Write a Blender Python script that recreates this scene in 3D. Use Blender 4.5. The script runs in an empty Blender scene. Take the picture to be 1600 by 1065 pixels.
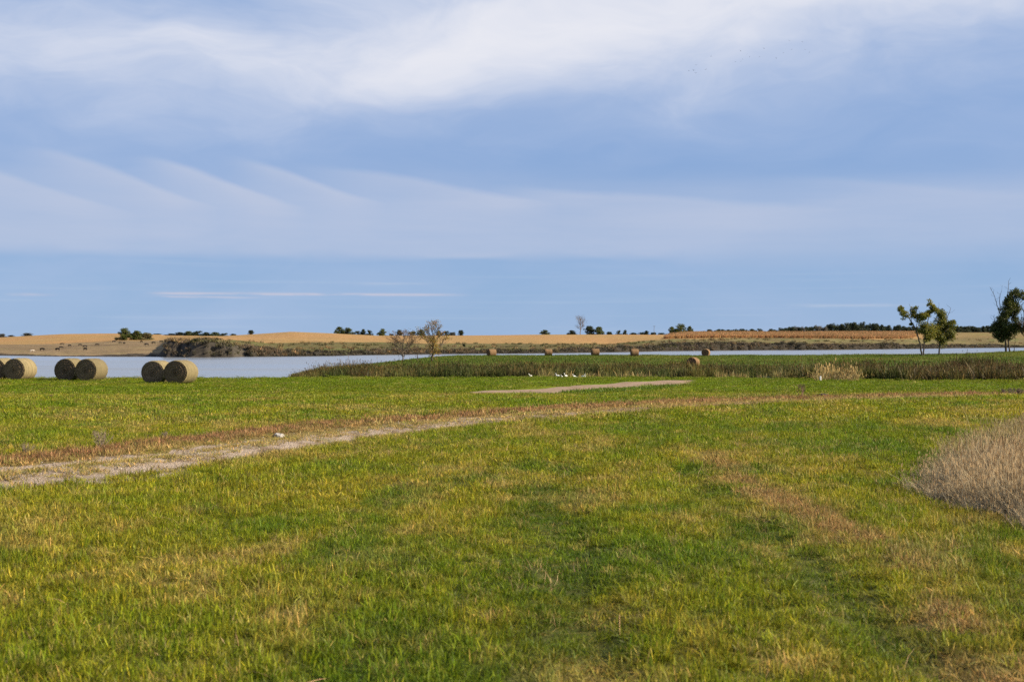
import bpy, bmesh, math, random
import numpy as np
from mathutils import Vector, Matrix
R = math.radians
random.seed(7)
rng = np.random.default_rng(7)
SC = bpy.context.scene
COL = SC.collection

# ------------------------------------------------------------------ camera
CAM_Z = 1.7
F = 2000.0            # focal length in photo pixels (1600 wide) = 45 mm lens
cam_d = bpy.data.cameras.new('camera')
cam_d.lens = 45.0; cam_d.sensor_width = 36.0
cam_d.clip_start = 0.1; cam_d.clip_end = 20000
cam_d.dof.use_dof = True; cam_d.dof.focus_distance = 48.0; cam_d.dof.aperture_fstop = 4.0
cam = bpy.data.objects.new('camera', cam_d); COL.objects.link(cam)
cam.location = (0, 0, CAM_Z); cam.rotation_euler = (R(90), 0, 0)
SC.camera = cam
SC.cycles.use_denoising = False
SC.cycles.max_bounces = 6; SC.cycles.diffuse_bounces = 3; SC.cycles.glossy_bounces = 3; SC.cycles.transmission_bounces = 3

# ------------------------------------------------------------------ light
SUN_EL, SUN_AZ = R(29), R(97)      # azimuth measured from +Y (view direction) towards +X
SC.view_settings.view_transform = 'Standard'
SC.view_settings.look = 'None'
SC.view_settings.exposure = 1.15
SC.view_settings.gamma = 1.0
SC.view_settings.use_curve_mapping = False
sun_d = bpy.data.lights.new('sun', 'SUN'); sun_d.energy = 5.0; sun_d.angle = R(0.6)
sun_d.color = (1.0, 0.86, 0.66)
sun = bpy.data.objects.new('sun', sun_d); COL.objects.link(sun)
sd = Vector((math.sin(SUN_AZ)*math.cos(SUN_EL), math.cos(SUN_AZ)*math.cos(SUN_EL), math.sin(SUN_EL)))
sun.rotation_euler = sd.to_track_quat('Z', 'Y').to_euler()

class NT:
    """tiny helper to write node expressions"""
    def __init__(self, tree): self.t = tree
    def n(self, typ, **kw):
        nd = self.t.nodes.new(typ)
        for k, v in kw.items(): setattr(nd, k, v)
        return nd
    def put(self, sock, v):
        if isinstance(v, bpy.types.NodeSocket): self.t.links.new(v, sock)
        elif v is not None: sock.default_value = v
    def m(self, op, a, b=None, c=None, clamp=False):
        nd = self.n('ShaderNodeMath', operation=op, use_clamp=clamp)
        for i, v in enumerate((a, b, c)): self.put(nd.inputs[i], v)
        return nd.outputs[0]
    def add(self, a, b): return self.m('ADD', a, b)
    def sub(self, a, b): return self.m('SUBTRACT', a, b)
    def mul(self, a, b): return self.m('MULTIPLY', a, b)
    def ss(self, x, a, b, lo=0.0, hi=1.0):
        nd = self.n('ShaderNodeMapRange', interpolation_type='SMOOTHSTEP')
        self.put(nd.inputs[0], x)
        for i, v in enumerate((a, b, lo, hi)): self.put(nd.inputs[i+1], v)
        return nd.outputs[0]
    def xyz(self, x, y, z=0.0):
        nd = self.n('ShaderNodeCombineXYZ')
        for i, v in enumerate((x, y, z)): self.put(nd.inputs[i], v)
        return nd.outputs[0]
    def noise(self, vec, scale=1.0, detail=3.0, rough=0.5, dist=0.0):
        nd = self.n('ShaderNodeTexNoise')
        if vec is not None: self.put(nd.inputs['Vector'], vec)
        nd.inputs['Scale'].default_value = scale; nd.inputs['Detail'].default_value = detail
        nd.inputs['Roughness'].default_value = rough; nd.inputs['Distortion'].default_value = dist
        return nd.outputs['Fac']
    def mix(self, fac, a, b, mode='MIX'):
        nd = self.n('ShaderNodeMix', data_type='RGBA', blend_type=mode)
        self.put(nd.inputs[0], fac); self.put(nd.inputs[6], a); self.put(nd.inputs[7], b)
        return nd.outputs[2]

def srgb(r, g, b, a=1.0):
    f = lambda c: (c/255)/12.92 if c/255 <= 0.04045 else ((c/255+0.055)/1.055)**2.4
    return (f(r), f(g), f(b), a)

# ------------------------------------------------------------------ sky
world = bpy.data.worlds.new('World'); SC.world = world; world.use_nodes = True
wt = world.node_tree
for nd in list(wt.nodes): wt.nodes.remove(nd)
W = NT(wt)
out = W.n('ShaderNodeOutputWorld'); bg = W.n('ShaderNodeBackground')
SKY_STRENGTH = 0.1
EXPO = 2**SC.view_settings.exposure
bg.inputs[1].default_value = SKY_STRENGTH
wt.links.new(bg.outputs[0], out.inputs[0])
sky = W.n('ShaderNodeTexSky', sky_type='NISHITA'); sky.sun_disc = False
sky.sun_elevation = SUN_EL; sky.sun_rotation = SUN_AZ
sky.air_density = 1.0; sky.dust_density = 0.3; sky.ozone_density = 2.0; sky.altitude = 500
tc = W.n('ShaderNodeTexCoord')
sep = W.n('ShaderNodeSeparateXYZ'); wt.links.new(tc.outputs['Generated'], sep.inputs[0])
DX, DY, DZ = sep.outputs
az = W.mul(W.m('ARCTAN2', DX, DY), 1.0)
el = W.m('ARCSINE', DZ)
def sky_az(px): return math.atan((px-800)/F)
def sky_el(px, py): return math.atan((532.5-py)/math.hypot(F, px-800))
def skycol(r, g, b):                       # a cloud's brightness as it reads in the picture
    c = srgb(r, g, b); k = 1/(SKY_STRENGTH*EXPO)
    return (c[0]*k, c[1]*k, c[2]*k, 1)
# wind-warped sky coordinates
warp = W.noise(W.xyz(W.mul(az, 3.0), W.mul(el, 7.0), 3.1), 1.6, 3, 0.5)
warp2 = W.noise(W.xyz(W.mul(az, 3.0), W.mul(el, 7.0), 9.7), 1.6, 3, 0.5)
az_w = W.add(az, W.mul(W.sub(warp, 0.5), 0.22))
el_w = W.add(el, W.mul(W.sub(warp2, 0.5), 0.09))
def gauss(px, py, sx, sy, a):
    dx = W.mul(W.sub(az_w, sky_az(px)), F/sx); dy = W.mul(W.sub(el_w, sky_el(px, py)), F/sy)
    r2 = W.add(W.mul(dx, dx), W.mul(dy, dy))
    return W.mul(W.m('EXPONENT', W.mul(r2, -0.5)), a)
# clear blue: Nishita, deepened by thin high ice haze
blue = W.mix(1.0, sky.outputs[0], (1, 1, 1, 1), 'MULTIPLY')
lowf = W.ss(el, -0.01, 0.16)
air = W.mix(lowf, skycol(131, 168, 211), skycol(124, 159, 209))
zen = W.ss(el, 0.24, 0.9)
air = W.mix(zen, air, skycol(112, 152, 214))
blue = W.mix(0.94, blue, air)
# 1. high veil
va = W.noise(W.xyz(W.mul(az_w, 2.2), W.mul(el_w, 5.5), 1.3), 1.7, 6, 0.55, 0.25)
vb = W.noise(W.xyz(W.mul(az_w, 5.0), W.mul(el_w, 22.0), 5.3), 1.9, 5, 0.6, 0.4)
vc = W.noise(W.xyz(W.mul(az_w, 6.0), W.mul(el_w, 13.0), 7.9), 1.5, 5, 0.6, 0.3)
veil = W.add(W.mul(va, 0.62), W.add(W.mul(vb, 0.18), W.mul(vc, 0.20)))
bias = W.add(gauss(670, 95, 240, 75, 0.24), gauss(1330, -25, 420, 45, 0.20))
bias = W.add(bias, gauss(210, 115, 240, 80, 0.11))
bias = W.add(bias, gauss(900, 20, 250, 50, 0.08))
bias = W.add(bias, gauss(1010, 265, 330, 40, -0.20))
bias = W.add(bias, gauss(200, 0, 200, 30, -0.12))
bias = W.add(bias, gauss(760, 165, 90, 25, -0.08))
rise = W.ss(el, 0.08, 0.24, -0.16, 0.05)
veil = W.add(veil, W.add(bias, rise))
vm = W.ss(veil, 0.06, 0.88)
vm = W.mul(vm, 0.97)
cloud_c = W.mix(W.ss(veil, 0.42, 1.02), skycol(178, 195, 226), skycol(238, 238, 244))
c = W.mix(vm, blue, cloud_c)
# 2. the grey sheet with a sharp lower edge and combed upper waves
edge = W.add(W.mul(W.sub(W.noise(W.xyz(W.mul(az, 2.0), 0.0, 2.2), 2.0, 2, 0.5), 0.5), 0.007), 0.0645)
fade_edge = W.ss(az, 0.10, 0.22)
wid = W.add(W.add(0.0022, W.mul(W.ss(W.noise(W.xyz(W.mul(az, 5.0), 0.0, 6.0), 2.0, 2, 0.5), .4, .65), 0.008)), W.mul(fade_edge, 0.02))
lower = W.ss(W.m('DIVIDE', W.sub(el, edge), wid), -0.8, 1.0)
topn = W.mul(W.sub(va, 0.5), 0.06)
upper = W.ss(W.add(el, topn), 0.085, 0.150, 1.0, 0.0)
fib = W.noise(W.xyz(W.mul(az_w, 4.0), W.mul(el, 40.0), 8.1), 1.5, 4, 0.55)
sheet = W.mul(W.mul(lower, upper), W.add(0.30, W.mul(fib, 0.66)))
# waves: crest pixel (x0, y0), length, drop
def wave(x0, y0, L, H, amp, thick):
    a0 = sky_az(x0); e0 = sky_el(x0, y0)
    t = W.mul(W.sub(az, a0), F/L)
    tc_ = W.m('MINIMUM', W.m('MAXIMUM', t, -0.6), 1.3)
    prof = W.ss(t, -0.25, 1.1)
    edge_e = W.sub(e0, W.mul(prof, H/F))
    wob = W.mul(W.sub(W.noise(W.xyz(W.mul(az, 9.0), W.mul(el, 20.0), x0*0.01), 2.0, 4, 0.6), 0.5), 0.006)
    s = W.add(W.sub(edge_e, el), wob)
    on = W.ss(s, -0.002, 0.005)
    off = W.m('EXPONENT', W.mul(W.m('MAXIMUM', s, 0.0), -F/thick))
    win = W.mul(W.ss(t, -0.35, 0.15), W.ss(t, 0.6, 1.25, 1.0, 0.0))
    return W.mul(W.mul(W.mul(on, off), win), amp)
ws = None
for args in ((-80, 238, 270, 70, 0.55, 44), (95, 230, 235, 74, 0.80, 36), (262, 244, 200, 66, 1.0, 32),
             (402, 246, 195, 60, 0.88, 30), (555, 258, 330, 52, 0.60, 42), (860, 290, 420, 34, 0.45, 40),
             (1290, 272, 330, 40, 0.30, 30), (-420, 240, 260, 60, 0.45, 26), (1780, 262, 300, 50, 0.4, 28)):
    w_ = wave(*args); ws = w_ if ws is None else W.m('MAXIMUM', ws, w_)
sheet = W.m('MINIMUM', W.add(sheet, ws), 1.0)
c = W.mix(W.mul(sheet, 0.84), c, skycol(190, 200, 223))
# 3. streaks low in the clear strip
strn = W.noise(W.xyz(W.mul(az, 3.0), W.mul(el, 95.0), 4.0), 2.0, 3, 0.5)
lowm = W.mul(W.ss(strn, 0.5, 0.8), W.ss(el, 0.015, 0.06, 0.30, 0.22))
c = W.mix(W.mul(lowm, W.sub(1.0, lower)), c, skycol(182, 200, 224))
def streak(xa, xb, y, th, amp, col, seed):
    e0 = sky_el((xa+xb)/2, y)
    nn = W.noise(W.xyz(W.mul(az, 24.0), W.mul(el, 160.0), seed), 1.0, 4, 0.6)
    ed = W.add(W.sub(el, e0), W.mul(W.sub(nn, 0.5), 0.0022))
    v = W.m('EXPONENT', W.mul(W.m('POWER', W.m('ABSOLUTE', W.mul(ed, F/th)), 2.0), -1.0))
    win = W.mul(W.ss(az, sky_az(xa-20), sky_az(xa+30)), W.ss(az, sky_az(xb-80), sky_az(xb+20), 1.0, 0.0))
    return W.mul(W.mul(v, win), W.mul(W.ss(nn, 0.25, 0.55), amp)), col
for a in ((240, 730, 459.5, 2.0, 0.55, skycol(216, 207, 216), 3.3), (235, 420, 464, 1.6, 0.45, skycol(212, 205, 216), 6.3), (20, 82, 460, 2.0, 0.6, skycol(214, 205, 214), 5.1),
          (1230, 1460, 477, 2.6, 0.45, skycol(190, 202, 222), 7.7), (560, 690, 443, 2.0, 0.25, skycol(200, 208, 222), 1.9)):
    f_, cc = streak(*a); c = W.mix(f_, c, cc)
wt.links.new(c, bg.inputs[0])

# ------------------------------------------------------------------ numpy noise
_T = rng.random((512, 512))
def vnoise(x, y, seed=0):
    x = np.asarray(x, float) + seed*37.17; y = np.asarray(y, float) + seed*91.31
    xi = np.floor(x).astype(int); yi = np.floor(y).astype(int)
    fx = x-xi; fy = y-yi
    fx = fx*fx*(3-2*fx); fy = fy*fy*(3-2*fy)
    a = _T[xi & 511, yi & 511]; b = _T[(xi+1) & 511, yi & 511]
    c_ = _T[xi & 511, (yi+1) & 511]; d_ = _T[(xi+1) & 511, (yi+1) & 511]
    return (a*(1-fx)+b*fx)*(1-fy)+(c_*(1-fx)+d_*fx)*fy
def fbm(x, y, seed=0, octv=4, gain=0.5):
    s = 0; a = 1; t = 0
    for k in range(octv):
        s = s+a*vnoise(x*2**k, y*2**k, seed+k*3); t += a; a *= gain
    return s/t
def sstep(x, a, b):
    t = np.clip((np.asarray(x, float)-a)/(b-a), 0, 1); return t*t*(3-2*t)

# ------------------------------------------------------------------ terrain
WATER = -2.9
_u  = [-400, 0, 100, 200, 250, 262, 345, 400, 455, 520, 590, 700, 850, 950, 1045, 1130, 1300, 1420, 1500, 1600, 2000]
_ys = [555, 555.5, 557, 557, 557.5, 558, 558, 557, 556.5, 556, 554.5, 553, 552, 550.5, 548.5, 547.5, 546.5, 545, 543.7, 543, 543]
_yb = [538, 538.5, 537.5, 533, 533, 532, 532, 534.5, 536.5, 535.5, 534.6, 535.5, 537.5, 538, 530, 529, 529.5, 530, 529, 528, 528]
_yt = [528, 527, 522, 521, 523, 524.5, 525.5, 522.5, 519, 521.5, 525, 524, 523, 523, 523.5, 522.5, 521.5, 521, 519.5, 520, 520]
_bk = [.5, .5, .6, .6, .8, 4.3, 4.2, 2.0, .9, .8, .8, .7, .7, 1.2, 2.6, 2.7, 2.6, 2.2, 1.5, 1.0, 1.0]
def far_param(X, D):
    u = 800+F*X/np.maximum(D, 1.0)
    ys = np.interp(u, _u, _ys); ds = (CAM_Z-WATER)*F/(ys-532.5)
    ds = ds + (fbm(u/60, u*0, 5, 3)-0.5)*14
    bk = np.interp(u, _u, _bk)*(0.75+0.5*fbm(u/22, u*0, 8, 3))
    ds = ds+(fbm(u/5.5, u*0, 9, 3)-0.5)*np.minimum(bk, 3.5)*3.2
    wl = sstep(u, 340, 250); db = ds+170+240*wl; dt = ds+540+420*wl
    zb = CAM_Z+(532.5-np.interp(u, _u, _yb))*db/F
    zt = CAM_Z+(532.5-np.interp(u, _u, _yt))*dt/F
    return u, ds, db, dt, zb, zt, bk
def near_edge(X, D):
    u = 800+F*X/np.maximum(D, 1.0)
    return np.interp(u, [-500, 0, 430, 900, 1200, 1300, 1600, 2100], [108, 104, 106, 108, 103, 99, 97, 97]) + (fbm(X/6, X*0, 21, 3)-0.5)*3
def height(X, D):
    X = np.asarray(X, float); D = np.asarray(D, float)
    # meadow in front
    z = np.interp(D, [-5000, -20, 0, 34, 40, 46, 60, 68, 76, 86, 100, 112, 140],
                  [0.6, .05, 0, 0, -.08, -.27, -.92, -1.14, -1.25, -1.30, -1.34, -1.45, -1.6])
    side = np.clip((X-8)/20, 0, 1)*np.interp(D, [30, 50, 90], [0, .12, 0])
    bump = (fbm(X/3.1, D/3.6, 2, 3)-0.5)*0.10*np.interp(D, [0, 50, 70], [1, 1, 2.0])
    bump += (fbm(X/22, D/22, 4, 2)-0.5)*0.16*np.interp(D, [0, 40, 80], [0.6, 0.5, 1])
    ruts = -0.05*np.exp(-((X-0.3-0.02*D)/0.22)**2) - 0.05*np.exp(-((X-2.2)/0.22)**2)
    ruts *= sstep(D, 26, 18)
    z = z+side+bump+ruts
    near_tr = (D > 3) & (D < 52) & (np.abs(X) < 30)
    if near_tr.any():
        q = np.abs(line_dist(X[near_tr], D[near_tr], TL))
        zz = np.zeros_like(D); zz[near_tr] = -0.055*np.exp(-((q-0.62)/0.25)**2)+0.02*np.exp(-(q/0.22)**2)
        z = z+zz
    e = near_edge(X, D)
    z = z + np.where(D > e-1, -(4.2)*sstep(D, e-1, e+13), 0)
    near = np.where(D > 135, -6.5, z)
    # peninsula
    u = 800+F*X/np.maximum(D, 1.0)
    fr = 172+(fbm(X/9, X*0, 31, 3)-0.5)*7 - 26*sstep(u, 1260, 1420)
    left = -37+(D-165)*0.10
    back = 279 + np.interp(u, [450, 560, 680, 760, 2000], [-75, -55, -10, 0, 0])
    top = -1.75+0.30*sstep(D, 190, 250)+np.interp(u, [1300, 1500, 1620, 2200], [0, .35, 1.0, 1.6])*sstep(D, 180, 260)
    rise = sstep(D, fr-4, fr+26)*sstep(D, back+14, back-2)*sstep(X, left-6, left+16)
    pen = -4.4+(top+4.4)*rise + (fbm(X/12, D/12, 33, 3)-0.5)*0.25*rise
    # far country
    u, ds, db, dt, zb, zt, bk = far_param(X, D)
    z0 = np.full_like(D, WATER)
    rel = D-ds
    zbank = WATER+bk
    f = np.where(rel < 0, WATER+np.maximum(rel, -60)*0.06,
        np.where(rel < 5, WATER+bk*sstep(rel, 0, 5),
        np.where(D < db, zbank+(zb-zbank)*((rel-5)/np.maximum(db-ds-5, 1))**0.9,
        np.where(D < dt, zb+(zt-zb)*np.sin(np.clip((D-db)/(dt-db), 0, 1)*math.pi/2), zt-(D-dt)*0.0022))))
    rough = np.where((rel > 4) & (D < db), 1.0, 0)
    f = f+rough*(fbm(X/14, D/20, 41, 4)-0.5)*np.minimum(bk+0.8, 2.4)*0.8
    f = f+np.where((rel > 0.6) & (rel < 22), (fbm(X/2.6, D/2.6, 45, 3)-0.5)*np.clip(bk, 0, 3)*0.55*sstep(rel, .6, 3)*sstep(rel, 22, 8), 0)
    f = f+np.where(rel > 0, (fbm(X/90, D/90, 43, 3)-0.5)*0.9, 0)
    f = np.maximum(f, -6.5)
    return np.maximum(np.maximum(near, np.where(D > 60, pen, -9)), np.where(D > 200, f, -9))
def h1(x, d): return float(height(np.array([x]), np.array([d]))[0])
def hit(px, py, dmin=4.0, dmax=2500):
    """ground point seen at photo pixel (px, py): first crossing of its ray with the terrain"""
    ds = np.geomspace(dmin, dmax, 6000)
    X = (px-800)/F*ds; Z = CAM_Z+(532.5-py)/F*ds
    H = height(X, ds)
    k = np.argmax(Z <= H)
    return float(X[k]), float(ds[k]), float(H[k])

# ------------------------------------------------------------------ tracks
TRACK = np.array([(-16, 4.5), (-11.2, 9.8), (-8.6, 12.9), (-6.45, 15.7), (-5.1, 18.2), (-3.9, 21.4), (-2.5, 24.7), (0, 28.2), (3.2, 32.0), (6.2, 35.1), (9.1, 37.7), (12.0, 39.7), (17.5, 43.4), (27, 49)], float)
ROAD = np.array([(-24, 50), (-10, 57), (-3, 64), (0.35, 70), (4.0, 79.5), (7.8, 87), (12.4, 95.5), (15.0, 98)], float)
def smooth_line(P, n):
    t = np.r_[0, np.cumsum(np.hypot(*np.diff(P, axis=0).T))]
    s = np.linspace(0, t[-1], n)
    x = np.interp(s, t, P[:, 0]); y = np.interp(s, t, P[:, 1])
    k = max(3, n//len(P)//2*2+1); ker = np.hanning(k+2)[1:-1]; ker /= ker.sum()
    pad = k//2
    f = lambda v: np.convolve(np.r_[2*v[0]-v[pad:0:-1], v, 2*v[-1]-v[-2:-pad-2:-1]], ker, 'valid')
    return np.c_[f(x), f(y)]
TL = smooth_line(TRACK, 160); RL = smooth_line(ROAD, 120)
def line_dist(X, D, L):
    """signed distance to a polyline, + on its far side"""
    X = np.asarray(X, float).ravel(); D = np.asarray(D, float).ravel()
    best = np.full(X.shape, 1e9); sgn = np.zeros(X.shape)
    for k in range(0, len(L)-1, 2):
        a = L[k]; b = L[min(k+2, len(L)-1)]; v = b-a; l2 = v@v
        if l2 == 0: continue
        t = np.clip(((X-a[0])*v[0]+(D-a[1])*v[1])/l2, 0, 1)
        px = X-a[0]-t*v[0]; py = D-a[1]-t*v[1]
        dd = np.hypot(px, py); m_ = dd < best
        best = np.where(m_, dd, best); sgn = np.where(m_, np.sign(v[0]*py-v[1]*px), sgn)
    return best*sgn
CLUMP = np.array([(4.4, 13.9), (4.35, 13.2), (4.6, 12.4), (4.75, 11.3), (6.5, 9.6), (13, 11), (17, 27), (10.8, 25.5), (7.5, 20.6), (5.6, 16.8)])
def track_half(X): return 1.0+0.38*sstep(X, -3.5, -6.5)
def in_poly(X, D, P):
    ins = np.zeros(np.shape(X), bool); n = len(P); j = n-1
    for i in range(n):
        xi, yi = P[i]; xj, yj = P[j]
        c_ = ((yi > D) != (yj > D)) & (X < (xj-xi)*(D-yi)/(yj-yi+1e-12)+xi)
        ins ^= c_; j = i
    return ins

GREEN = np.array([0.108, 0.156, 0.005]); LUSH = np.array([0.072, 0.128, 0.006]); YEL = np.array([0.212, 0.196, 0.012])
DRY = np.array([0.34, 0.265, 0.085]); RUST = np.array([0.22, 0.13, 0.055]); GREY = np.array([0.345, 0.288, 0.160])
def lerp(a, b, t): return a*(1-t[:, None])+b*t[:, None]
def turf(X, D):
    """colour of the living grass at a place"""
    X = np.asarray(X, float).ravel(); D = np.asarray(D, float).ravel()
    n1 = fbm(X/1.3, D/2.3, 51, 4); n2 = fbm(X/0.42, D/0.6, 55, 3); n3 = fbm(X/9, D/14, 58, 3)
    far = sstep(D, 56, 66)
    y = np.clip((n1*0.55+n2*0.25+n3*0.35-0.47)*3.4+0.24, 0, 1)
    c_ = lerp(np.tile(GREEN, (len(X), 1)), YEL, y*(1-0.45*far))
    lush = sstep(fbm(X/0.9, D/1.4, 61, 3), 0.55, 0.72)*(1-far)
    c_ = lerp(c_, LUSH, lush*0.8)
    dry = sstep(n1*0.5+n2*0.5+0.10*(vnoise(X*3, D*3, 66)-.5), 0.53, 0.68)*(1-far)*0.85
    # old wheel lines running away from the camera
    w1 = 1.25*np.exp(-((X-2.70-0.022*(D-8)-0.12*np.sin(D*.7))/0.27)**2)*sstep(D, 21, 15)
    w2 = np.exp(-((X+1.55-0.05*D)/0.3)**2)*sstep(D, 18, 10)*0.35
    dry = np.clip(dry+(w1+w2)*sstep(n2, 0.30, 0.55), 0, 0.92)
    c_ = lerp(c_, DRY*0.85, dry*0.58)
    c_ = lerp(c_, RUST*1.15, np.clip(w1, 0, 1)*0.6*sstep(n2, .25, .6))
    dg = np.exp(-((X-0.33)/0.42)**2)*sstep(D, 17, 14)*sstep(n2, 0.72, 0.40)
    dg2 = np.exp(-((X-2.08)/0.30)**2)*sstep(D, 16, 12)*sstep(n2, 0.72, 0.40)+np.exp(-((X+0.75)/0.25)**2)*sstep(D, 13, 9)*.5
    c_ = lerp(c_, LUSH*0.68, np.clip(dg+dg2*0.8, 0, 0.85))
    # verge of the gravel track
    s = line_dist(X, D, TL)
    vn = (fbm(X/0.8, D/0.8, 71, 3)-0.5)*0.9
    ver = sstep(s+vn, 0.55, 0.95)*sstep(s+vn, 2.25, 1.75)
    c_ = lerp(c_, RUST, np.clip(ver, 0, .95))
    ver2 = sstep(np.abs(s)+vn*.5, 1.35, 0.8)
    c_ = lerp(c_, DRY*0.85, np.clip(ver2, 0, .9))
    # drier ground behind the track, right of it
    bb = sstep(s, 0.5, 1.5)*sstep(s, 5, 2.5)*sstep(X, 3, 8)*(1-far)
    c_ = lerp(c_, RUST*0.8, bb*0.55*sstep(n2, .35, .6))
    # lower meadow is mown, even, a touch yellower in bands
    band = sstep(fbm(X/30, D/4.5, 77, 3), 0.45, 0.62)*far
    c_ = lerp(c_, np.array([0.092, 0.138, 0.004]), far*0.8)
    c_ = lerp(c_, np.array([0.138, 0.150, 0.008]), band*0.7)
    cl = in_poly(X, D, CLUMP)
    c_[cl] = GREY*0.5
    return c_

# ------------------------------------------------------------------ mesh helpers
def new_obj(name, me, mat=None, parent=None):
    o = bpy.data.objects.new(name, me); COL.objects.link(o)
    if mat is not None and me is not None and not me.materials: me.materials.append(mat)
    if parent is not None: o.parent = parent
    return o
def tag(o, label=None, cat=None, group=None, kind=None):
    if label: o['label'] = label
    if cat: o['category'] = cat
    if group: o['group'] = group
    if kind: o['kind'] = kind
    return o
def mesh_np(name, V, Fc, smooth=False):
    me = bpy.data.meshes.new(name)
    me.from_pydata(V.tolist() if hasattr(V, 'tolist') else V, [], Fc.tolist() if hasattr(Fc, 'tolist') else Fc)
    if smooth: me.polygons.foreach_set('use_smooth', [True]*len(me.polygons))
    me.update(); return me
def set_col(me, name, C, dom='POINT'):
    at = me.attributes.new(name, 'FLOAT_COLOR', dom)
    C = np.c_[C, np.ones(len(C))] if C.shape[1] == 3 else C
    at.data.foreach_set('color', C.astype(np.float32).ravel())
def mat_new(name):
    m_ = bpy.data.materials.new(name); m_.use_nodes = True
    t = m_.node_tree
    for nd in list(t.nodes): t.nodes.remove(nd)
    N = NT(t); N.out = N.n('ShaderNodeOutputMaterial'); return m_, N
def principled(N, col, rough=0.9, spec=0.15, normal=None):
    p = N.n('ShaderNodeBsdfPrincipled')
    N.put(p.inputs['Base Color'], col); N.put(p.inputs['Roughness'], rough)
    p.inputs['Specular IOR Level'].default_value = spec
    if normal is not None: N.t.links.new(normal, p.inputs['Normal'])
    N.t.links.new(p.outputs[0], N.out.inputs[0]); return p
def bump(N, hgt, strength=0.5, dist=0.02):
    b = N.n('ShaderNodeBump'); b.inputs['Strength'].default_value = strength; b.inputs['Distance'].default_value = dist
    N.t.links.new(hgt, b.inputs['Height']); return b.outputs[0]
def attr(N, name, typ='GEOMETRY'):
    a = N.n('ShaderNodeAttribute', attribute_name=name, attribute_type=typ); return a
def pos(N): return N.n('ShaderNodeNewGeometry').outputs['Position']
def simple_mat(name, col, rough=0.9, var=0.35, scale=8.0, spec=0.15):
    m_, N = mat_new(name)
    nn = N.noise(N.n('ShaderNodeTexCoord').outputs['Object'], scale, 4, 0.6)
    a = tuple(v*(1-var) for v in col[:3])+(1,); b = tuple(min(1, v*(1+var)) for v in col[:3])+(1,)
    principled(N, N.mix(nn, a, b), rough, spec, bump(N, nn, 0.4, 0.03)); return m_
# foliage: diffuse + light shining through
def leaf_mat(name, attr_name='tint', typ='INSTANCER', transl=0.45, rough=0.55, blade=True, spec=0.25):
    m_, N = mat_new(name)
    a = attr(N, attr_name, typ).outputs['Color']
    if blade:
        b = attr(N, 'var').outputs['Color']
        a = N.mix(1.0, a, b, 'MULTIPLY')
    d = N.n('ShaderNodeBsdfPrincipled'); d.inputs['Roughness'].default_value = rough
    d.inputs['Specular IOR Level'].default_value = spec
    N.t.links.new(a, d.inputs['Base Color'])
    tr = N.n('ShaderNodeBsdfTranslucent'); N.t.links.new(a, tr.inputs[0])
    mx = N.n('ShaderNodeMixShader'); mx.inputs[0].default_value = transl
    N.t.links.new(d.outputs[0], mx.inputs[1]); N.t.links.new(tr.outputs[0], mx.inputs[2])
    N.t.links.new(mx.outputs[0], N.out.inputs[0]); return m_

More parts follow.
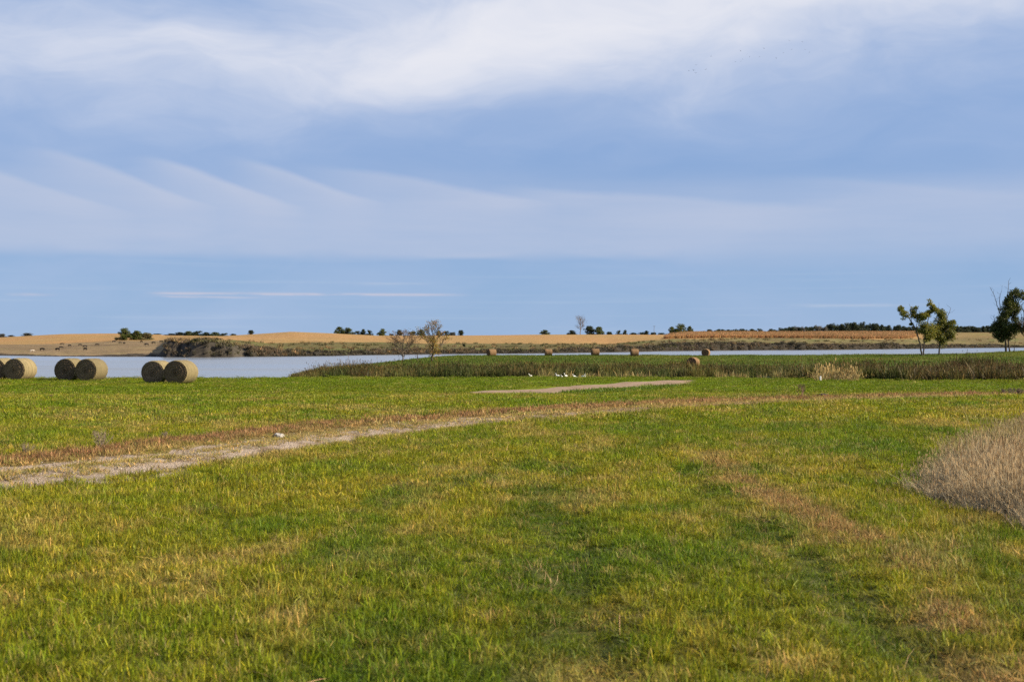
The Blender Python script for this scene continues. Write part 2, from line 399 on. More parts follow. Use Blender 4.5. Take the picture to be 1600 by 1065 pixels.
# ------------------------------------------------------------------ ground sheet
def build_ground():
    uin = np.linspace(-0.52, 0.52, 400)
    uo = 0.52+np.cumsum(0.003*1.13**np.arange(1, 46))
    uu = np.r_[-uo[::-1], uin, uo]; uu = np.r_[-30, -12, -5, uu[np.abs(uu) < 4], 5, 12, 30]
    d1 = np.geomspace(42, 42+110, 380)-40+0.0         # 2 .. 112 m
    d2 = np.geomspace(112, 900, 420)[1:]; d3 = np.geomspace(900, 9000, 60)[1:]
    dr = -np.geomspace(2, 800, 30)[::-1]-0.0
    rows = []
    dl = np.r_[d1, d2, d3]
    V = []
    for d in dl: V.append(np.c_[uu*(d+12), np.full(len(uu), d)])
    back = []
    for d in dr: back.append(np.c_[uu*(14+abs(d+0)*0.5), np.full(len(uu), d)])
    P = np.concatenate(back+V); nr = len(back)+len(V); nc = len(uu)
    X, D = P[:, 0], P[:, 1]
    Z = np.concatenate([height(X[i:i+60000], D[i:i+60000]) for i in range(0, len(X), 60000)])
    # colour
    C = turf(X, D)*0.72
    soil = np.array([0.085, 0.062, 0.035])
    nearm = sstep(D, 52, 40)
    C = lerp(C, soil, nearm*(0.30+0.35*fbm(X/0.5, D/0.5, 81, 3)))
    turf_low = 1; far_meadow = sstep(D, 56, 64)*sstep(D, 140, 120)
    C = lerp(C, turf(X, D)*0.95, far_meadow)
    e = near_edge(X, D)
    mud = sstep(D, e+0.5, e+4)
    C = lerp(C, np.array([0.06, 0.052, 0.03]), mud*sstep(D, 160, 130))
    pen = (D > 135) & (D < 330)
    pc = np.tile(np.array([0.066, 0.100, 0.012]), (len(X), 1))
    pc = lerp(pc, np.array([0.11, 0.12, 0.02]), sstep(fbm(X/25, D/18, 83, 3), 0.4, 0.65)*0.6)
    pc = lerp(pc, np.array([0.10, 0.085, 0.03]), sstep(Z, -2.0, -2.6))
    C[pen] = pc[pen]
    u, ds, db, dt, zb, zt, bk = far_param(X, D)
    farz = (D > ds-30) & (D > 300)
    na = fbm(X/16, D/26, 85, 4); nb = fbm(X/5, D/9, 87, 3)
    left = sstep(u, 330, 250)[:, None]; rt = sstep(u, 1000, 1060)[:, None]
    past = np.array([0.105, 0.088, 0.036])*(1-left)+np.array([0.165, 0.118, 0.066])*left
    past = past*(1-rt*0.5)+np.array([0.17, 0.13, 0.06])*rt*0.5
    past = past*(0.55+0.9*na[:, None])
    past = lerp(past, np.array([0.09, 0.105, 0.028]), sstep(nb*0.6+na*0.4, 0.52, 0.66)*(1-left[:, 0]*0.7)*0.7)
    tan = np.array([0.262, 0.166, 0.068])*(0.84+0.32*fbm(X/40, D/9, 89, 4)[:, None])
    tan = lerp(tan, np.array([0.29, 0.165, 0.07]), sstep(fbm(X/60, D/110, 91, 3), 0.50, 0.62)*0.6)
    bl = sstep(D+(na-0.5)*45, db-6, db+10)
    # the right shore keeps a pale stubble strip below standing corn, and pasture at the far right
    gr = sstep(u, 1425, 1470)
    bl = bl*(1-gr*0.72)
    fc = lerp(past, tan, bl)
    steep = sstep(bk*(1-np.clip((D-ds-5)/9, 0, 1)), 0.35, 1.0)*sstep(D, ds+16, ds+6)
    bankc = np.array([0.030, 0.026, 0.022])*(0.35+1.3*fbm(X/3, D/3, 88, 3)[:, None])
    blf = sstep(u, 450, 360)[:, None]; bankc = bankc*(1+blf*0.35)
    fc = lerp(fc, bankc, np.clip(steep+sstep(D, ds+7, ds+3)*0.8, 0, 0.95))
    fc = lerp(fc, np.array([0.10, 0.095, 0.04]), sstep(D, dt+40, dt+200))
    C[farz] = fc[farz]
    idx = np.arange(nr*nc).reshape(nr, nc)
    Q = np.c_[idx[:-1, :-1].ravel(), idx[:-1, 1:].ravel(), idx[1:, 1:].ravel(), idx[1:, :-1].ravel()]
    me = bpy.data.meshes.new('ground')
    me.vertices.add(len(P)); me.vertices.foreach_set('co', np.c_[X, D, Z].astype(np.float32).ravel())
    me.loops.add(Q.size); me.loops.foreach_set('vertex_index', Q.astype(np.int32).ravel())
    me.polygons.add(len(Q)); me.polygons.foreach_set('loop_start', np.arange(0, Q.size, 4, dtype=np.int32))
    me.polygons.foreach_set('use_smooth', np.ones(len(Q), bool))
    me.update(); me.validate()
    set_col(me, 'col', C)
    m_, N = mat_new('ground_turf')
    p = pos(N)
    a = attr(N, 'col').outputs['Color']
    n1 = N.noise(p, 9.0, 5, 0.65); n2 = N.noise(p, 0.55, 5, 0.6); n3 = N.noise(p, 55.0, 3, 0.6)
    k = N.add(N.mul(n1, 0.5), N.add(N.mul(n2, 0.75), N.mul(n3, 0.25)))
    kk = N.ss(k, 0.45, 1.05, 0.55, 1.42)
    colr = N.mix(1.0, a, N.xyz(kk, kk, kk), 'MULTIPLY')
    principled(N, colr, 0.95, 0.05, bump(N, N.add(N.mul(n2, 1.0), N.mul(n1, 0.25)), 0.7, 0.25))
    o = new_obj('ground', me, m_); o['kind'] = 'structure'
build_ground()

# water
def build_water():
    me = bpy.data.meshes.new('lake'); s = 1500
    me.from_pydata([(-s, 95, WATER), (s, 95, WATER), (s, 1250, WATER), (-s, 1250, WATER)], [], [(0, 1, 2, 3)])
    m_, N = mat_new('lake_water')
    mp = N.n('ShaderNodeMapping'); N.t.links.new(pos(N), mp.inputs[0]); mp.inputs['Scale'].default_value = (0.35, 1.0, 1.0)
    w = N.add(N.noise(mp.outputs[0], 1.1, 4, 0.55), N.mul(N.noise(mp.outputs[0], 0.09, 3, 0.5), 2.0))
    mq = N.n('ShaderNodeMapping'); N.t.links.new(pos(N), mq.inputs[0]); mq.inputs['Scale'].default_value = (0.006, 0.03, 1.0)
    wind = N.ss(N.noise(mq.outputs[0], 1.0, 4, 0.6, 0.6), 0.38, 0.66)
    p = principled(N, (0.17, 0.19, 0.215, 1), N.add(0.16, N.mul(wind, 0.22)), 0.5, bump(N, w, 0.5, 0.14))
    p.inputs['IOR'].default_value = 1.33
    o = new_obj('lake', me, m_); o['kind'] = 'structure'
build_water()

# gravel track and dirt road, laid on the meadow
def strip(name, L, half, lift, mat, n_across, edge_n, seed):
    T = np.gradient(L, axis=0); T /= np.linalg.norm(T, axis=1)[:, None]; Nn = np.c_[-T[:, 1], T[:, 0]]
    s = np.linspace(-1, 1, n_across)
    wl = half*(1+(fbm(np.arange(len(L))/edge_n, np.zeros(len(L)), seed, 4)-0.5)*0.9)
    wr = half*(1+(fbm(np.arange(len(L))/edge_n, np.zeros(len(L)), seed+9, 4)-0.5)*0.9)
    if name == 'gravel_track': wl = wl*(1+.15*(track_half(L[:, 0])-1)); wr = wr*(1+1.6*(track_half(L[:, 0])-1))
    else:
        tp = np.clip((len(L)-np.arange(len(L)))/40, 0.06, 1); tp = tp*(0.95+.4*sstep(L[:, 0], 6, 0)); wl = wl*tp; wr = wr*tp
    V = []; A = []
    for i in range(len(L)):
        w = np.where(s > 0, wl[i], wr[i])*s
        P = L[i]+Nn[i]*w[:, None]
        z = height(P[:, 0], P[:, 1])+lift-0.03*np.abs(s)**6
        V.append(np.c_[P, z]); A.append(np.c_[s, np.full(n_across, i/len(L)), np.zeros(n_across)])
    V = np.concatenate(V); A = np.concatenate(A)
    idx = np.arange(len(V)).reshape(len(L), n_across)
    Q = np.c_[idx[:-1, :-1].ravel(), idx[:-1, 1:].ravel(), idx[1:, 1:].ravel(), idx[1:, :-1].ravel()][:, ::-1]
    me = mesh_np(name, V, Q, True); set_col(me, 'uvw', A)
    o = new_obj(name, me, mat); o['kind'] = 'structure'; return o
def gravel_mat(name, c1, c2, c3, sc):
    m_, N = mat_new(name); p = pos(N)
    v = N.n('ShaderNodeTexVoronoi'); N.t.links.new(p, v.inputs['Vector']); v.inputs['Scale'].default_value = sc
    n1 = N.noise(p, 1.2, 5, 0.6); n2 = N.noise(p, sc*0.6, 4, 0.7)
    g = N.mix(v.outputs['Color'], c1, c2)
    g = N.mix(N.ss(n1, 0.42, 0.68), g, c3)
    g = N.mix(N.ss(n2, 0.55, 0.75, 0, 0.5), g, (0.10, 0.085, 0.06, 1))
    if name == 'gravel':
        sp = N.n('ShaderNodeSeparateColor'); N.t.links.new(attr(N, 'uvw').outputs['Color'], sp.inputs[0])
        al = N.add(sp.outputs[1], N.mul(N.sub(n1, .5), .12))
        g = N.mix(N.ss(al, 0.40, 0.58, 0, 0.92), g, (0.135, 0.085, 0.045, 1))
    principled(N, g, 0.95, 0.1, bump(N, v.outputs['Distance'], 0.8, 0.02)); return m_
GRAVEL = gravel_mat('gravel', (0.19, 0.145, 0.105, 1), (0.37, 0.30, 0.235, 1), (0.13, 0.09, 0.055, 1), 42.0)
DIRT = gravel_mat('dirt', (0.22, 0.155, 0.105, 1), (0.28, 0.20, 0.14, 1), (0.19, 0.13, 0.08, 1), 8.0)
TLf = smooth_line(TRACK, 900); RLf = smooth_line(ROAD, 300)
strip('gravel_track', TLf, 1.08, 0.012, GRAVEL, 17, 14, 101)
strip('dirt_road', RLf, 2.45, 0.03, DIRT, 13, 18, 111)

# ------------------------------------------------------------------ scattering by geometry nodes
def scatter(name, P, protos, rot, scale, tint, label, cat):
    n = len(P)
    me = bpy.data.meshes.new(name); me.vertices.add(n)
    me.vertices.foreach_set('co', P.astype(np.float32).ravel())
    a = me.attributes.new('rot', 'FLOAT_VECTOR', 'POINT'); a.data.foreach_set('vector', rot.astype(np.float32).ravel())
    a = me.attributes.new('scl', 'FLOAT_VECTOR', 'POINT'); a.data.foreach_set('vector', scale.astype(np.float32).ravel())
    a = me.attributes.new('pick', 'INT', 'POINT'); a.data.foreach_set('value', rng.integers(0, len(protos), n).astype(np.int32))
    set_col(me, 'tint', tint)
    o = new_obj(name, me); tag(o, label, cat, kind='stuff')
    g = bpy.data.node_groups.new(name, 'GeometryNodeTree')
    g.interface.new_socket('Geometry', in_out='INPUT', socket_type='NodeSocketGeometry')
    g.interface.new_socket('Geometry', in_out='OUTPUT', socket_type='NodeSocketGeometry')
    nd = g.nodes; ln = g.links
    gi = nd.new('NodeGroupInput'); go = nd.new('NodeGroupOutput')
    ip = nd.new('GeometryNodeInstanceOnPoints'); j = nd.new('GeometryNodeJoinGeometry')
    for pr in protos:
        oi = nd.new('GeometryNodeObjectInfo'); oi.inputs['Object'].default_value = pr; oi.inputs['As Instance'].default_value = True
        ln.new(oi.outputs['Geometry'], j.inputs[0])
    def na(nm, dt):
        x = nd.new('GeometryNodeInputNamedAttribute'); x.data_type = dt; x.inputs[0].default_value = nm; return x.outputs[0]
    er = nd.new('FunctionNodeEulerToRotation'); ln.new(na('rot', 'FLOAT_VECTOR'), er.inputs[0])
    ln.new(gi.outputs[0], ip.inputs['Points']); ln.new(j.outputs[0], ip.inputs['Instance'])
    ip.inputs['Pick Instance'].default_value = True
    ln.new(na('pick', 'INT'), ip.inputs['Instance Index']); ln.new(er.outputs[0], ip.inputs['Rotation'])
    ln.new(na('scl', 'FLOAT_VECTOR'), ip.inputs['Scale']); ln.new(ip.outputs[0], go.inputs[0])
    md = o.modifiers.new('scatter', 'NODES'); md.node_group = g
    return o
def blades(name, n, rad, lmin, lmax, wid, lean, mat, dry_frac=0.25, curl=0.5, seed=1, head=None, stiff=1.0, square=False):
    """a patch of grass blades: each a bent tapering strip with its own tint"""
    r = np.random.default_rng(seed); V = []; Fc = []; C = []
    for k in range(n):
        if square: x, y = r.uniform(-rad, rad, 2)
        else:
            q = rad*math.sqrt(r.random()); t = r.uniform(0, 6.283); x, y = q*math.cos(t), q*math.sin(t)
        L = r.uniform(lmin, lmax)*(1 if r.random() > .06 else 1.35); a = r.uniform(0, 6.283); ln_ = abs(r.normal(0, lean)); w = wid*r.uniform(0.6, 1.3)
        dx, dy = math.cos(a), math.sin(a); fa = r.uniform(0, 6.283); sx, sy = math.cos(fa)*w/2, math.sin(fa)*w/2
        b = len(V)
        for i, (t, ww) in enumerate(((0, 0.8), (0.5, 1.0), (0.82, 0.6), (1.0, 0))):
            bend = ln_*t+curl*ln_*t*t
            px, py, pz = x+dx*bend*L, y+dy*bend*L, L*t*max(0.25, math.cos(min(1.3, ln_*t*stiff)))
            if ww == 0: V.append((px, py, pz))
            else: V += [(px-sx*ww, py-sy*ww, pz), (px+sx*ww, py+sy*ww, pz)]
        Fc += [(b, b+1, b+3, b+2), (b+2, b+3, b+5, b+4), (b+4, b+5, b+6)]
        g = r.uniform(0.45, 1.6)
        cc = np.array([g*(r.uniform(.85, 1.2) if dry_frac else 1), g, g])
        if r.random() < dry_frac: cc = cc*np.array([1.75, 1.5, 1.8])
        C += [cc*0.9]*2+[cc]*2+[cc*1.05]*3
        if head is not None and r.random() < head[0]:
            b = len(V); hx, hy, hz = px, py, pz; hl, hw, hc = head[1], head[2], np.array(head[3])
            for zz in (-hl*0.6, hl*0.1, hl*0.4):
                ww = hw*(1.0 if zz < hl*.3 else 0.35)
                V += [(hx+ww*math.cos(q), hy+ww*math.sin(q), hz+zz) for q in (0.3, 2.4, 4.5)]; C += [hc]*3
            for lv in (0, 3):
                for q in range(3): Fc.append((b+lv+q, b+lv+(q+1) % 3, b+lv+3+(q+1) % 3, b+lv+3+q))
    me = mesh_np(name, V, Fc); set_col(me, 'var', np.array(C)); me.materials.append(mat)
    return bpy.data.objects.new(name, me)
BLADE = leaf_mat('grass_blade', transl=0.38, rough=0.50, spec=0.16)
STRAW = leaf_mat('dry_straw', transl=0.45, rough=0.6, spec=0.2)
def rot_z(n, tilt=0.12): return np.c_[rng.normal(0, tilt, n), rng.normal(0, tilt, n), rng.uniform(0, 6.283, n)]
def fan_points(d0, d1, dens, margin=0.46, side=1.2):
    """random points in the wedge of meadow between two distances"""
    wmax = margin*d1+side; n = int(dens*(2*wmax)*(d1-d0))
    X = rng.uniform(-wmax, wmax, n); D = rng.uniform(d0, d1, n)
    k = np.abs(X) < margin*D+side
    return X[k], D[k]
def grass_zone(name, d0, d1, dens, protos, label, smin, smax):
    X, D = fan_points(d0, d1, dens)
    s = line_dist(X, D, TL); sn = s+(fbm(X/0.5, D/0.5, 121, 3)-0.5)*0.5
    sn = np.where(sn < 0, sn/(1+1.6*(track_half(X)-1)), sn)
    gravel = (np.abs(sn) < 0.88) & (np.abs(sn) > 0.26)
    thin = np.where(gravel, 0.05+0.75*sstep(X, -4.5, 2.5), np.where(np.abs(sn) <= 0.28, 1.0, 1.0))
    rd = np.abs(line_dist(X, D, RL)+(fbm(X/2, D/2, 123, 2)-0.5)*0.8)
    thin = np.where(rd < 2.5+0.8*sstep(X, 6, 0)-2.2*sstep(X, 11.5, 14.8), 0.0, thin)
    keep = (rng.random(len(X)) < thin) & ~in_poly(X, D, CLUMP) & (D < near_edge(X, D)+0.5)
    X, D, s = X[keep], D[keep], s[keep]
    t = turf(X, D); mixr = rng.random(len(t)); t = lerp(t, DRY*0.9, np.where(mixr < .10, .5, 0.0)); t = lerp(t, GREEN, np.where(mixr > .86, .6, 0.0)); t = t*rng.uniform(0.7, 1.3, (len(t), 1))
    sc = rng.uniform(smin, smax, len(X))*(0.72+0.6*fbm(X/1.3, D/1.6, 125, 3))
    sc *= np.where((np.abs(s) < 1.0), 0.7, 1.0)
    sc *= 1-0.35*np.clip(np.exp(-((X-0.33)/0.35)**2)+np.exp(-((X-2.1)/0.3)**2), 0, 1)*sstep(D, 18, 14)
    sc *= np.where((s > 1.0) & (s < 2.2), 1.25, 1.0)
    S = np.c_[np.ones(len(X)), np.ones(len(X)), sc]
    scatter(name, np.c_[X, D, height(X, D)-0.006], protos, rot_z(len(X)), S, t, label, 'grass')
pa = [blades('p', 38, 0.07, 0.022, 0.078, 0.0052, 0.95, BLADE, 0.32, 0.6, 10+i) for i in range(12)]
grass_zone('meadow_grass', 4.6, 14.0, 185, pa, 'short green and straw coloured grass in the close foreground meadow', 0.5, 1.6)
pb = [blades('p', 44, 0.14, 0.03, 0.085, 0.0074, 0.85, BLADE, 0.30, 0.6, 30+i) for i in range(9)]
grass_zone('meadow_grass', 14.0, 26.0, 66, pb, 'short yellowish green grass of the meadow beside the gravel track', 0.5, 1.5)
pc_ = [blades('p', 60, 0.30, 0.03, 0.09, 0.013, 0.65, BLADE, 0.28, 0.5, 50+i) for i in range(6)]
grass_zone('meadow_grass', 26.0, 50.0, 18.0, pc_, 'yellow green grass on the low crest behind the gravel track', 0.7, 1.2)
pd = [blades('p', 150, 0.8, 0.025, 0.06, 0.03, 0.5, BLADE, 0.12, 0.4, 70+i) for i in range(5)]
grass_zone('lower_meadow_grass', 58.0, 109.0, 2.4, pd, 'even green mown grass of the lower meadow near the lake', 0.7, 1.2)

ps = [blades('p', 5, 0.06, 0.07, 0.15, 0.0026, 0.45, STRAW, 0.2, 0.7, 400+i, head=(0.5, 0.022, 0.0017, (1.2, 1.05, 0.95))) for i in range(6)]
def stalks():
    X, D = fan_points(4.8, 24.0, 5.0)
    k = (fbm(X/1.1, D/1.4, 127, 3) > 0.47) & (np.abs(line_dist(X, D, TL)) > .9) & ~in_poly(X, D, CLUMP); X, D = X[k], D[k]
    t = np.tile(np.array([0.36, 0.28, 0.13]), (len(X), 1))*rng.uniform(.6, 1.25, (len(X), 1))
    scatter('dry_stalks', np.c_[X, D, height(X, D)-.005], ps, rot_z(len(X), .2), np.repeat(rng.uniform(.6, 1.15, (len(X), 1)), 3, 1), t, 'thin straw coloured seed stalks rising above the foreground grass', 'grass')
stalks()
# tall dry grass patch at the right
def tall_patch():
    lo = CLUMP.min(0); hi = CLUMP.max(0); n = 12500
    X = rng.uniform(lo[0], hi[0], n); D = rng.uniform(lo[1], hi[1], n)
    k = in_poly(X+(fbm(X/0.5, D/0.5, 131, 3)-.5)*1.1, D+(fbm(X/.7, D/.7, 132, 3)-.5)*1.4, CLUMP) & (X < 0.5*D+1.6); X, D = X[k], D[k]
    t = lerp(np.tile(GREY, (len(X), 1)), np.array([0.29, 0.265, 0.10]), sstep(fbm(X/1.2, D/1.5, 133, 3), 0.42, 0.62)*0.8)
    t = lerp(t, np.array([0.37, 0.30, 0.185]), sstep(fbm(X/1.7, D/1.7, 136, 3), 0.5, 0.65))
    pr = [blades('p', 60, 0.16, 0.14, 0.46, 0.0042, 0.34, STRAW, 0.0, 0.8, 90+i, head=(0.5, 0.05, 0.0042, (1.25, 1.15, 1.05))) for i in range(8)]
    sc = rng.uniform(0.6, 1.2, len(X))*(0.45+1.15*fbm(X/0.9, D/0.9, 135, 3))*(1-.15*sstep(D, 17, 24))*0.92
    ed = np.abs(line_dist(X, D, np.repeat(np.r_[CLUMP, CLUMP[:1]], 2, axis=0)[1:])); sc = sc*(0.5+0.5*sstep(ed, 0, .45))
    dens = 0.35+0.65*sstep(fbm(X/.6, D/.6, 137, 2), .3, .5); k = rng.random(len(X)) < dens; X, D, t, sc = X[k], D[k], t[k], sc[k]
    scatter('tall_dry_grass', np.c_[X, D, height(X, D)-0.01], pr, rot_z(len(X), 0.08), np.c_[np.ones(len(X)), np.ones(len(X)), sc], t*rng.uniform(.8, 1.2, (len(X), 1)),
            'patch of tall pinkish tan dry grass beside the mown meadow', 'dry grass')
tall_patch()
# pebbles on the track
def pebbles():
    i = rng.integers(0, 620, 9000); off = rng.normal(0, 0.6, len(i)); T = np.gradient(TLf, axis=0); T /= np.linalg.norm(T, axis=1)[:, None]
    P = TLf[i]+np.c_[-T[i, 1], T[i, 0]]*off[:, None]+rng.normal(0, .05, (len(i), 2))
    k = (P[:, 1] > 8) & (np.abs(off) < 0.95) & (P[:, 0] < -1); P = P[k]
    pr = []
    for s in range(4):
        bm = bmesh.new(); bmesh.ops.create_icosphere(bm, subdivisions=1, radius=0.5)
        r = random.Random(s)
        for v in bm.verts: v.co = Vector((v.co.x*r.uniform(.8, 1.3), v.co.y*r.uniform(.7, 1.1), v.co.z*r.uniform(.4, .7)))
        me = bpy.data.meshes.new('p'); bm.to_mesh(me); bm.free(); me.materials.append(STONE); pr.append(bpy.data.objects.new('p', me))
    s = rng.uniform(0.010, 0.034, len(P)); t = np.array([[.30, .26, .21]])*rng.uniform(.55, 1.35, (len(P), 1))
    scatter('gravel', np.c_[P, height(P[:, 0], P[:, 1])+0.012], pr, rot_z(len(P), 0.3), np.c_[s, s, s], t, 'loose pale gravel stones lying on the two-rut track', 'gravel')
m_, N = mat_new('stone'); principled(N, attr(N, 'tint', 'INSTANCER').outputs['Color'], 0.9, 0.2); STONE = m_
pebbles()

# ------------------------------------------------------------------ reeds
def reeds(name, mask_fn, box, dens, protos, tint_fn, label, cat='reeds', smin=0.75, smax=1.15, hfn=None):
    n = int((box[1]-box[0])*(box[3]-box[2])*dens)
    X = rng.uniform(box[0], box[1], n); D = rng.uniform(box[2], box[3], n)
    k = mask_fn(X, D); X, D = X[k], D[k]
    sc = rng.uniform(smin, smax, len(X))*(0.55+0.9*fbm(X/4, D/3, 141, 3))
    if hfn is not None: sc = sc*hfn(X, D)
    Z = np.maximum(height(X, D), WATER-0.15)
    scatter(name, np.c_[X, D, Z-0.05], protos, rot_z(len(X), 0.06), np.c_[np.full(len(X), 1.0), np.full(len(X), 1.0), sc], tint_fn(X, D), label, cat)
REED = leaf_mat('reed_blade', transl=0.20, rough=0.55, spec=0.2)
pr_ = [blades('p', 34, 0.55, 0.9, 2.0, 0.045, 0.14, REED, 0.25, 0.8, 200+i, head=(0.16, 0.22, 0.026, (1.1, 0.62, 0.4))) for i in range(6)]
def reed_tint(X, D):
    g = np.array([0.044, 0.058, 0.010]); br = np.array([0.078, 0.058, 0.018]); yl = np.array([0.125, 0.112, 0.024])
    t = np.tile(g, (len(X), 1)); u = 800+F*X/D
    a = fbm(X/7, D/5, 143, 3); b = fbm(X/2.2, D/3, 147, 3)
    t = lerp(t, br, np.clip(sstep(a, 0.50, 0.66)*.8+sstep(u, 1330, 1480)*0.45, 0, 1)*0.85); t = lerp(t, yl, sstep(b, 0.50, 0.70)*0.65)
    t = lerp(t, np.array([0.12, 0.112, 0.022]), sstep(D, 170, 184)*sstep(b, .35, .6)*.8)
    return t*rng.uniform(.6, 1.35, (len(X), 1))
def pen_mask(X, D):
    u = 800+F*X/D
    fr = 172 - 26*sstep(u, 1260, 1420); z = height(X, D)
    gap = sstep(u, 840, 900)*sstep(u, 1290, 1240)*(fbm(X/4, D/3, 152, 3) > .40)
    return (z < -1.80) & (D > fr-22+14*gap) & (D < fr+13+8*vnoise(X/4, D/4, 151)) & (X > -33+(D-165)*.1) & (u > 450+34*vnoise(X/2, D/2, 3)) & (u < 1750)
reeds('reed_bed', pen_mask, (-42, 95, 138, 215), 3.2, pr_, reed_tint, 'dark green and brown reed bed along the front of the grassy spit', hfn=lambda X, D: (0.88-0.40*sstep(D, 160, 186))*(0.35+0.65*sstep(800+F*X/D, 450, 520)))
def near_mask(X, D):
    u = 800+F*X/D; e = near_edge(X, D)
    return (u > 1150) & (D > e-0.5+1.5*vnoise(X/2, D/2, 153)) & (D < e+20) & (rng.random(len(X)) < sstep(u, 1150, 1330)) & (u < 1800)
reeds('reed_bed', near_mask, (15, 62, 92, 125), 4.0, pr_, reed_tint, 'brown and green cattails along the near shore below the marker post', hfn=lambda X, D: 0.72+0*X, smin=0.75)
pl_ = [blades('p', 26, 0.5, 0.4, 0.95, 0.03, 0.22, REED, 0.3, 0.8, 240+i) for i in range(4)]
def low_mask(X, D):
    u = 800+F*X/D; e = near_edge(X, D)
    return (u > 840) & (u < 1330) & (D > e+0.5) & (D < e+9) & (fbm(X/2.5, D/2.5, 157, 3) > 0.45)
reeds('marsh_grass', low_mask, (0, 40, 96, 128), 2.6, pl_, lambda X, D: np.tile(np.array([0.19, 0.165, 0.055]), (len(X), 1))*rng.uniform(.6, 1.4, (len(X), 1)),
      'sparse pale marsh grass in the shallow inlet where birds stand', 'grass', hfn=lambda X, D: 1.0+0*X)
# feathery pale plume clump beside the post
pp = [blades('p', 16, 0.28, 0.8, 1.75, 0.022, 0.22, STRAW, 0.2, 0.9, 260+i, head=(0.7, 0.34, 0.035, (1.35, 1.25, 1.2))) for i in range(4)]
def plume_mask(X, D):
    u = 800+F*X/D
    return (u > 1277) & (u < 1338) & (D > 95) & (D < 98.2)
reeds('plume_grass', plume_mask, (20, 30, 94, 99), 3.0, pp, lambda X, D: np.tile(np.array([0.31, 0.25, 0.11]), (len(X), 1))*rng.uniform(.75, 1.3, (len(X), 1)),
      'pale feathery plume grass clump standing before the cattails', 'plume grass', 0.30, 0.62)
# rough growth along the edge of the peninsula lawn
pg_ = [blades('p', 60, 1.2, 0.08, 0.28, 0.045, 0.4, BLADE, 0.15, 0.5, 280+i) for i in range(4)]
reeds('spit_grass', lambda X, D: (height(X, D) > -2.1) & (np.abs(X) < 0.46*D), (-60, 130, 185, 290), 0.55, pg_,
      lambda X, D: lerp(np.tile(np.array([0.066, 0.100, 0.012]), (len(X), 1)), np.array([0.115, 0.122, 0.02]), sstep(fbm(X/18, D/12, 161, 3), .45, .65)*.7)*rng.uniform(.8, 1.2, (len(X), 1)),
      'fresh green grass covering the spit around the distant bales', 'grass')

# ------------------------------------------------------------------ standing corn and far scrub
CORN = leaf_mat('corn_leaf', transl=0.25, rough=0.7, spec=0.1)
pcorn = [blades('p', 90, 1.5, 1.3, 2.3, 0.16, 0.12, CORN, 0.3, 1.0, 300+i, square=True) for i in range(4)]
def corn():
    P = []
    for r_ in range(46):
        uu = np.arange(1040, 1432, 1.15)
        rowd = 24+r_*6.0
        X = (uu-800)/F
        # rows follow the shore at a fixed setback
        _, ds, db, dt, zb, zt, bk = far_param(X*700, np.full(len(uu), 700.0))
        D = db+rowd*0.9+rng.uniform(-.6, .6, len(uu)); Xc = X*D
        gap = (rng.random(len(uu)) < 0.92)
        end = uu < 1432-20*np.exp(-r_/6.0)-(sstep(uu, 1380, 1432)*0)
        k = gap & end & (uu > 1040+r_*0.7)
        P.append(np.c_[Xc[k], D[k]])
    P = np.concatenate(P)
    t = np.array([[0.28, 0.175, 0.075]])*(0.75+0.5*fbm(P[:, 0]/20, P[:, 1]/20, 171, 3))[:, None]*rng.uniform(.85, 1.15, (len(P), 1))
    n = len(P)
    scatter('standing_corn', np.c_[P, height(P[:, 0], P[:, 1])-.05], pcorn, np.c_[np.zeros((n, 2)), rng.uniform(-.3, .3, n)], np.c_[np.ones(n), np.ones(n), rng.uniform(.85, 1.1, n)], t,
            'ripe orange corn standing in rows above the far bank', 'corn')
corn()
pscr = [blades('p', 60, 0.8, 0.3, 0.9, 0.10, 0.4, REED, 0.2, 0.5, 320+i) for i in range(4)]
def bank_brush():
    n = 7000
    u = rng.uniform(256, 1660, n); D = np.full(n, 600.0); X = (u-800)/F*D
    for _ in range(3):
        _, ds, db, dt, zb, zt, bk = far_param(X, D); D = ds+1+13*rng.random(n)**1.3; X = (u-800)/F*D
    k = rng.random(n) < np.clip(bk/2.2, .12, 1)*np.where(u < 380, .22, .8); X, D = X[k], D[k]
    t = lerp(np.tile(np.array([0.050, 0.046, 0.026]), (len(X), 1)), np.array([0.10, 0.08, 0.045]), sstep(fbm(X/6, D/6, 187, 3), .45, .65))
    scatter('bank_brush', np.c_[X, D, height(X, D)-.08], pscr, rot_z(len(X), .3), np.repeat(rng.uniform(.4, 1.2, (len(X), 1)), 3, 1), t*rng.uniform(.6, 1.3, (len(X), 1)),
            'dark brush clinging to the eroded far shore', 'brush')
bank_brush()
def scrub():
    n = 26000
    u = rng.uniform(-60, 1660, n); D0 = rng.uniform(340, 1050, n); X = (u-800)/F*D0
    _, ds, db, dt, zb, zt, bk = far_param(X, D0)
    a = fbm(X/12, D0/14, 181, 3)
    k = (D0 > ds+1.5) & (D0 < db+3) & ((a > 0.58) | (D0 < ds+12)) & (u > 255) & ((D0 < ds+12) | (rng.random(n) < .4))
    X, D = X[k], D0[k]
    t = lerp(np.tile(np.array([0.085, 0.085, 0.03]), (len(X), 1)), np.array([0.17, 0.12, 0.05]), sstep(fbm(X/25, D/25, 183, 3), .4, .65))
    scatter('bank_scrub', np.c_[X, D, height(X, D)-.05], pscr, rot_z(len(X)), np.repeat(rng.uniform(.5, 1.5, (len(X), 1)), 3, 1), t*rng.uniform(.7, 1.2, (len(X), 1)),
            'rough olive scrub dotted over the far lake bank', 'scrub')
scrub()

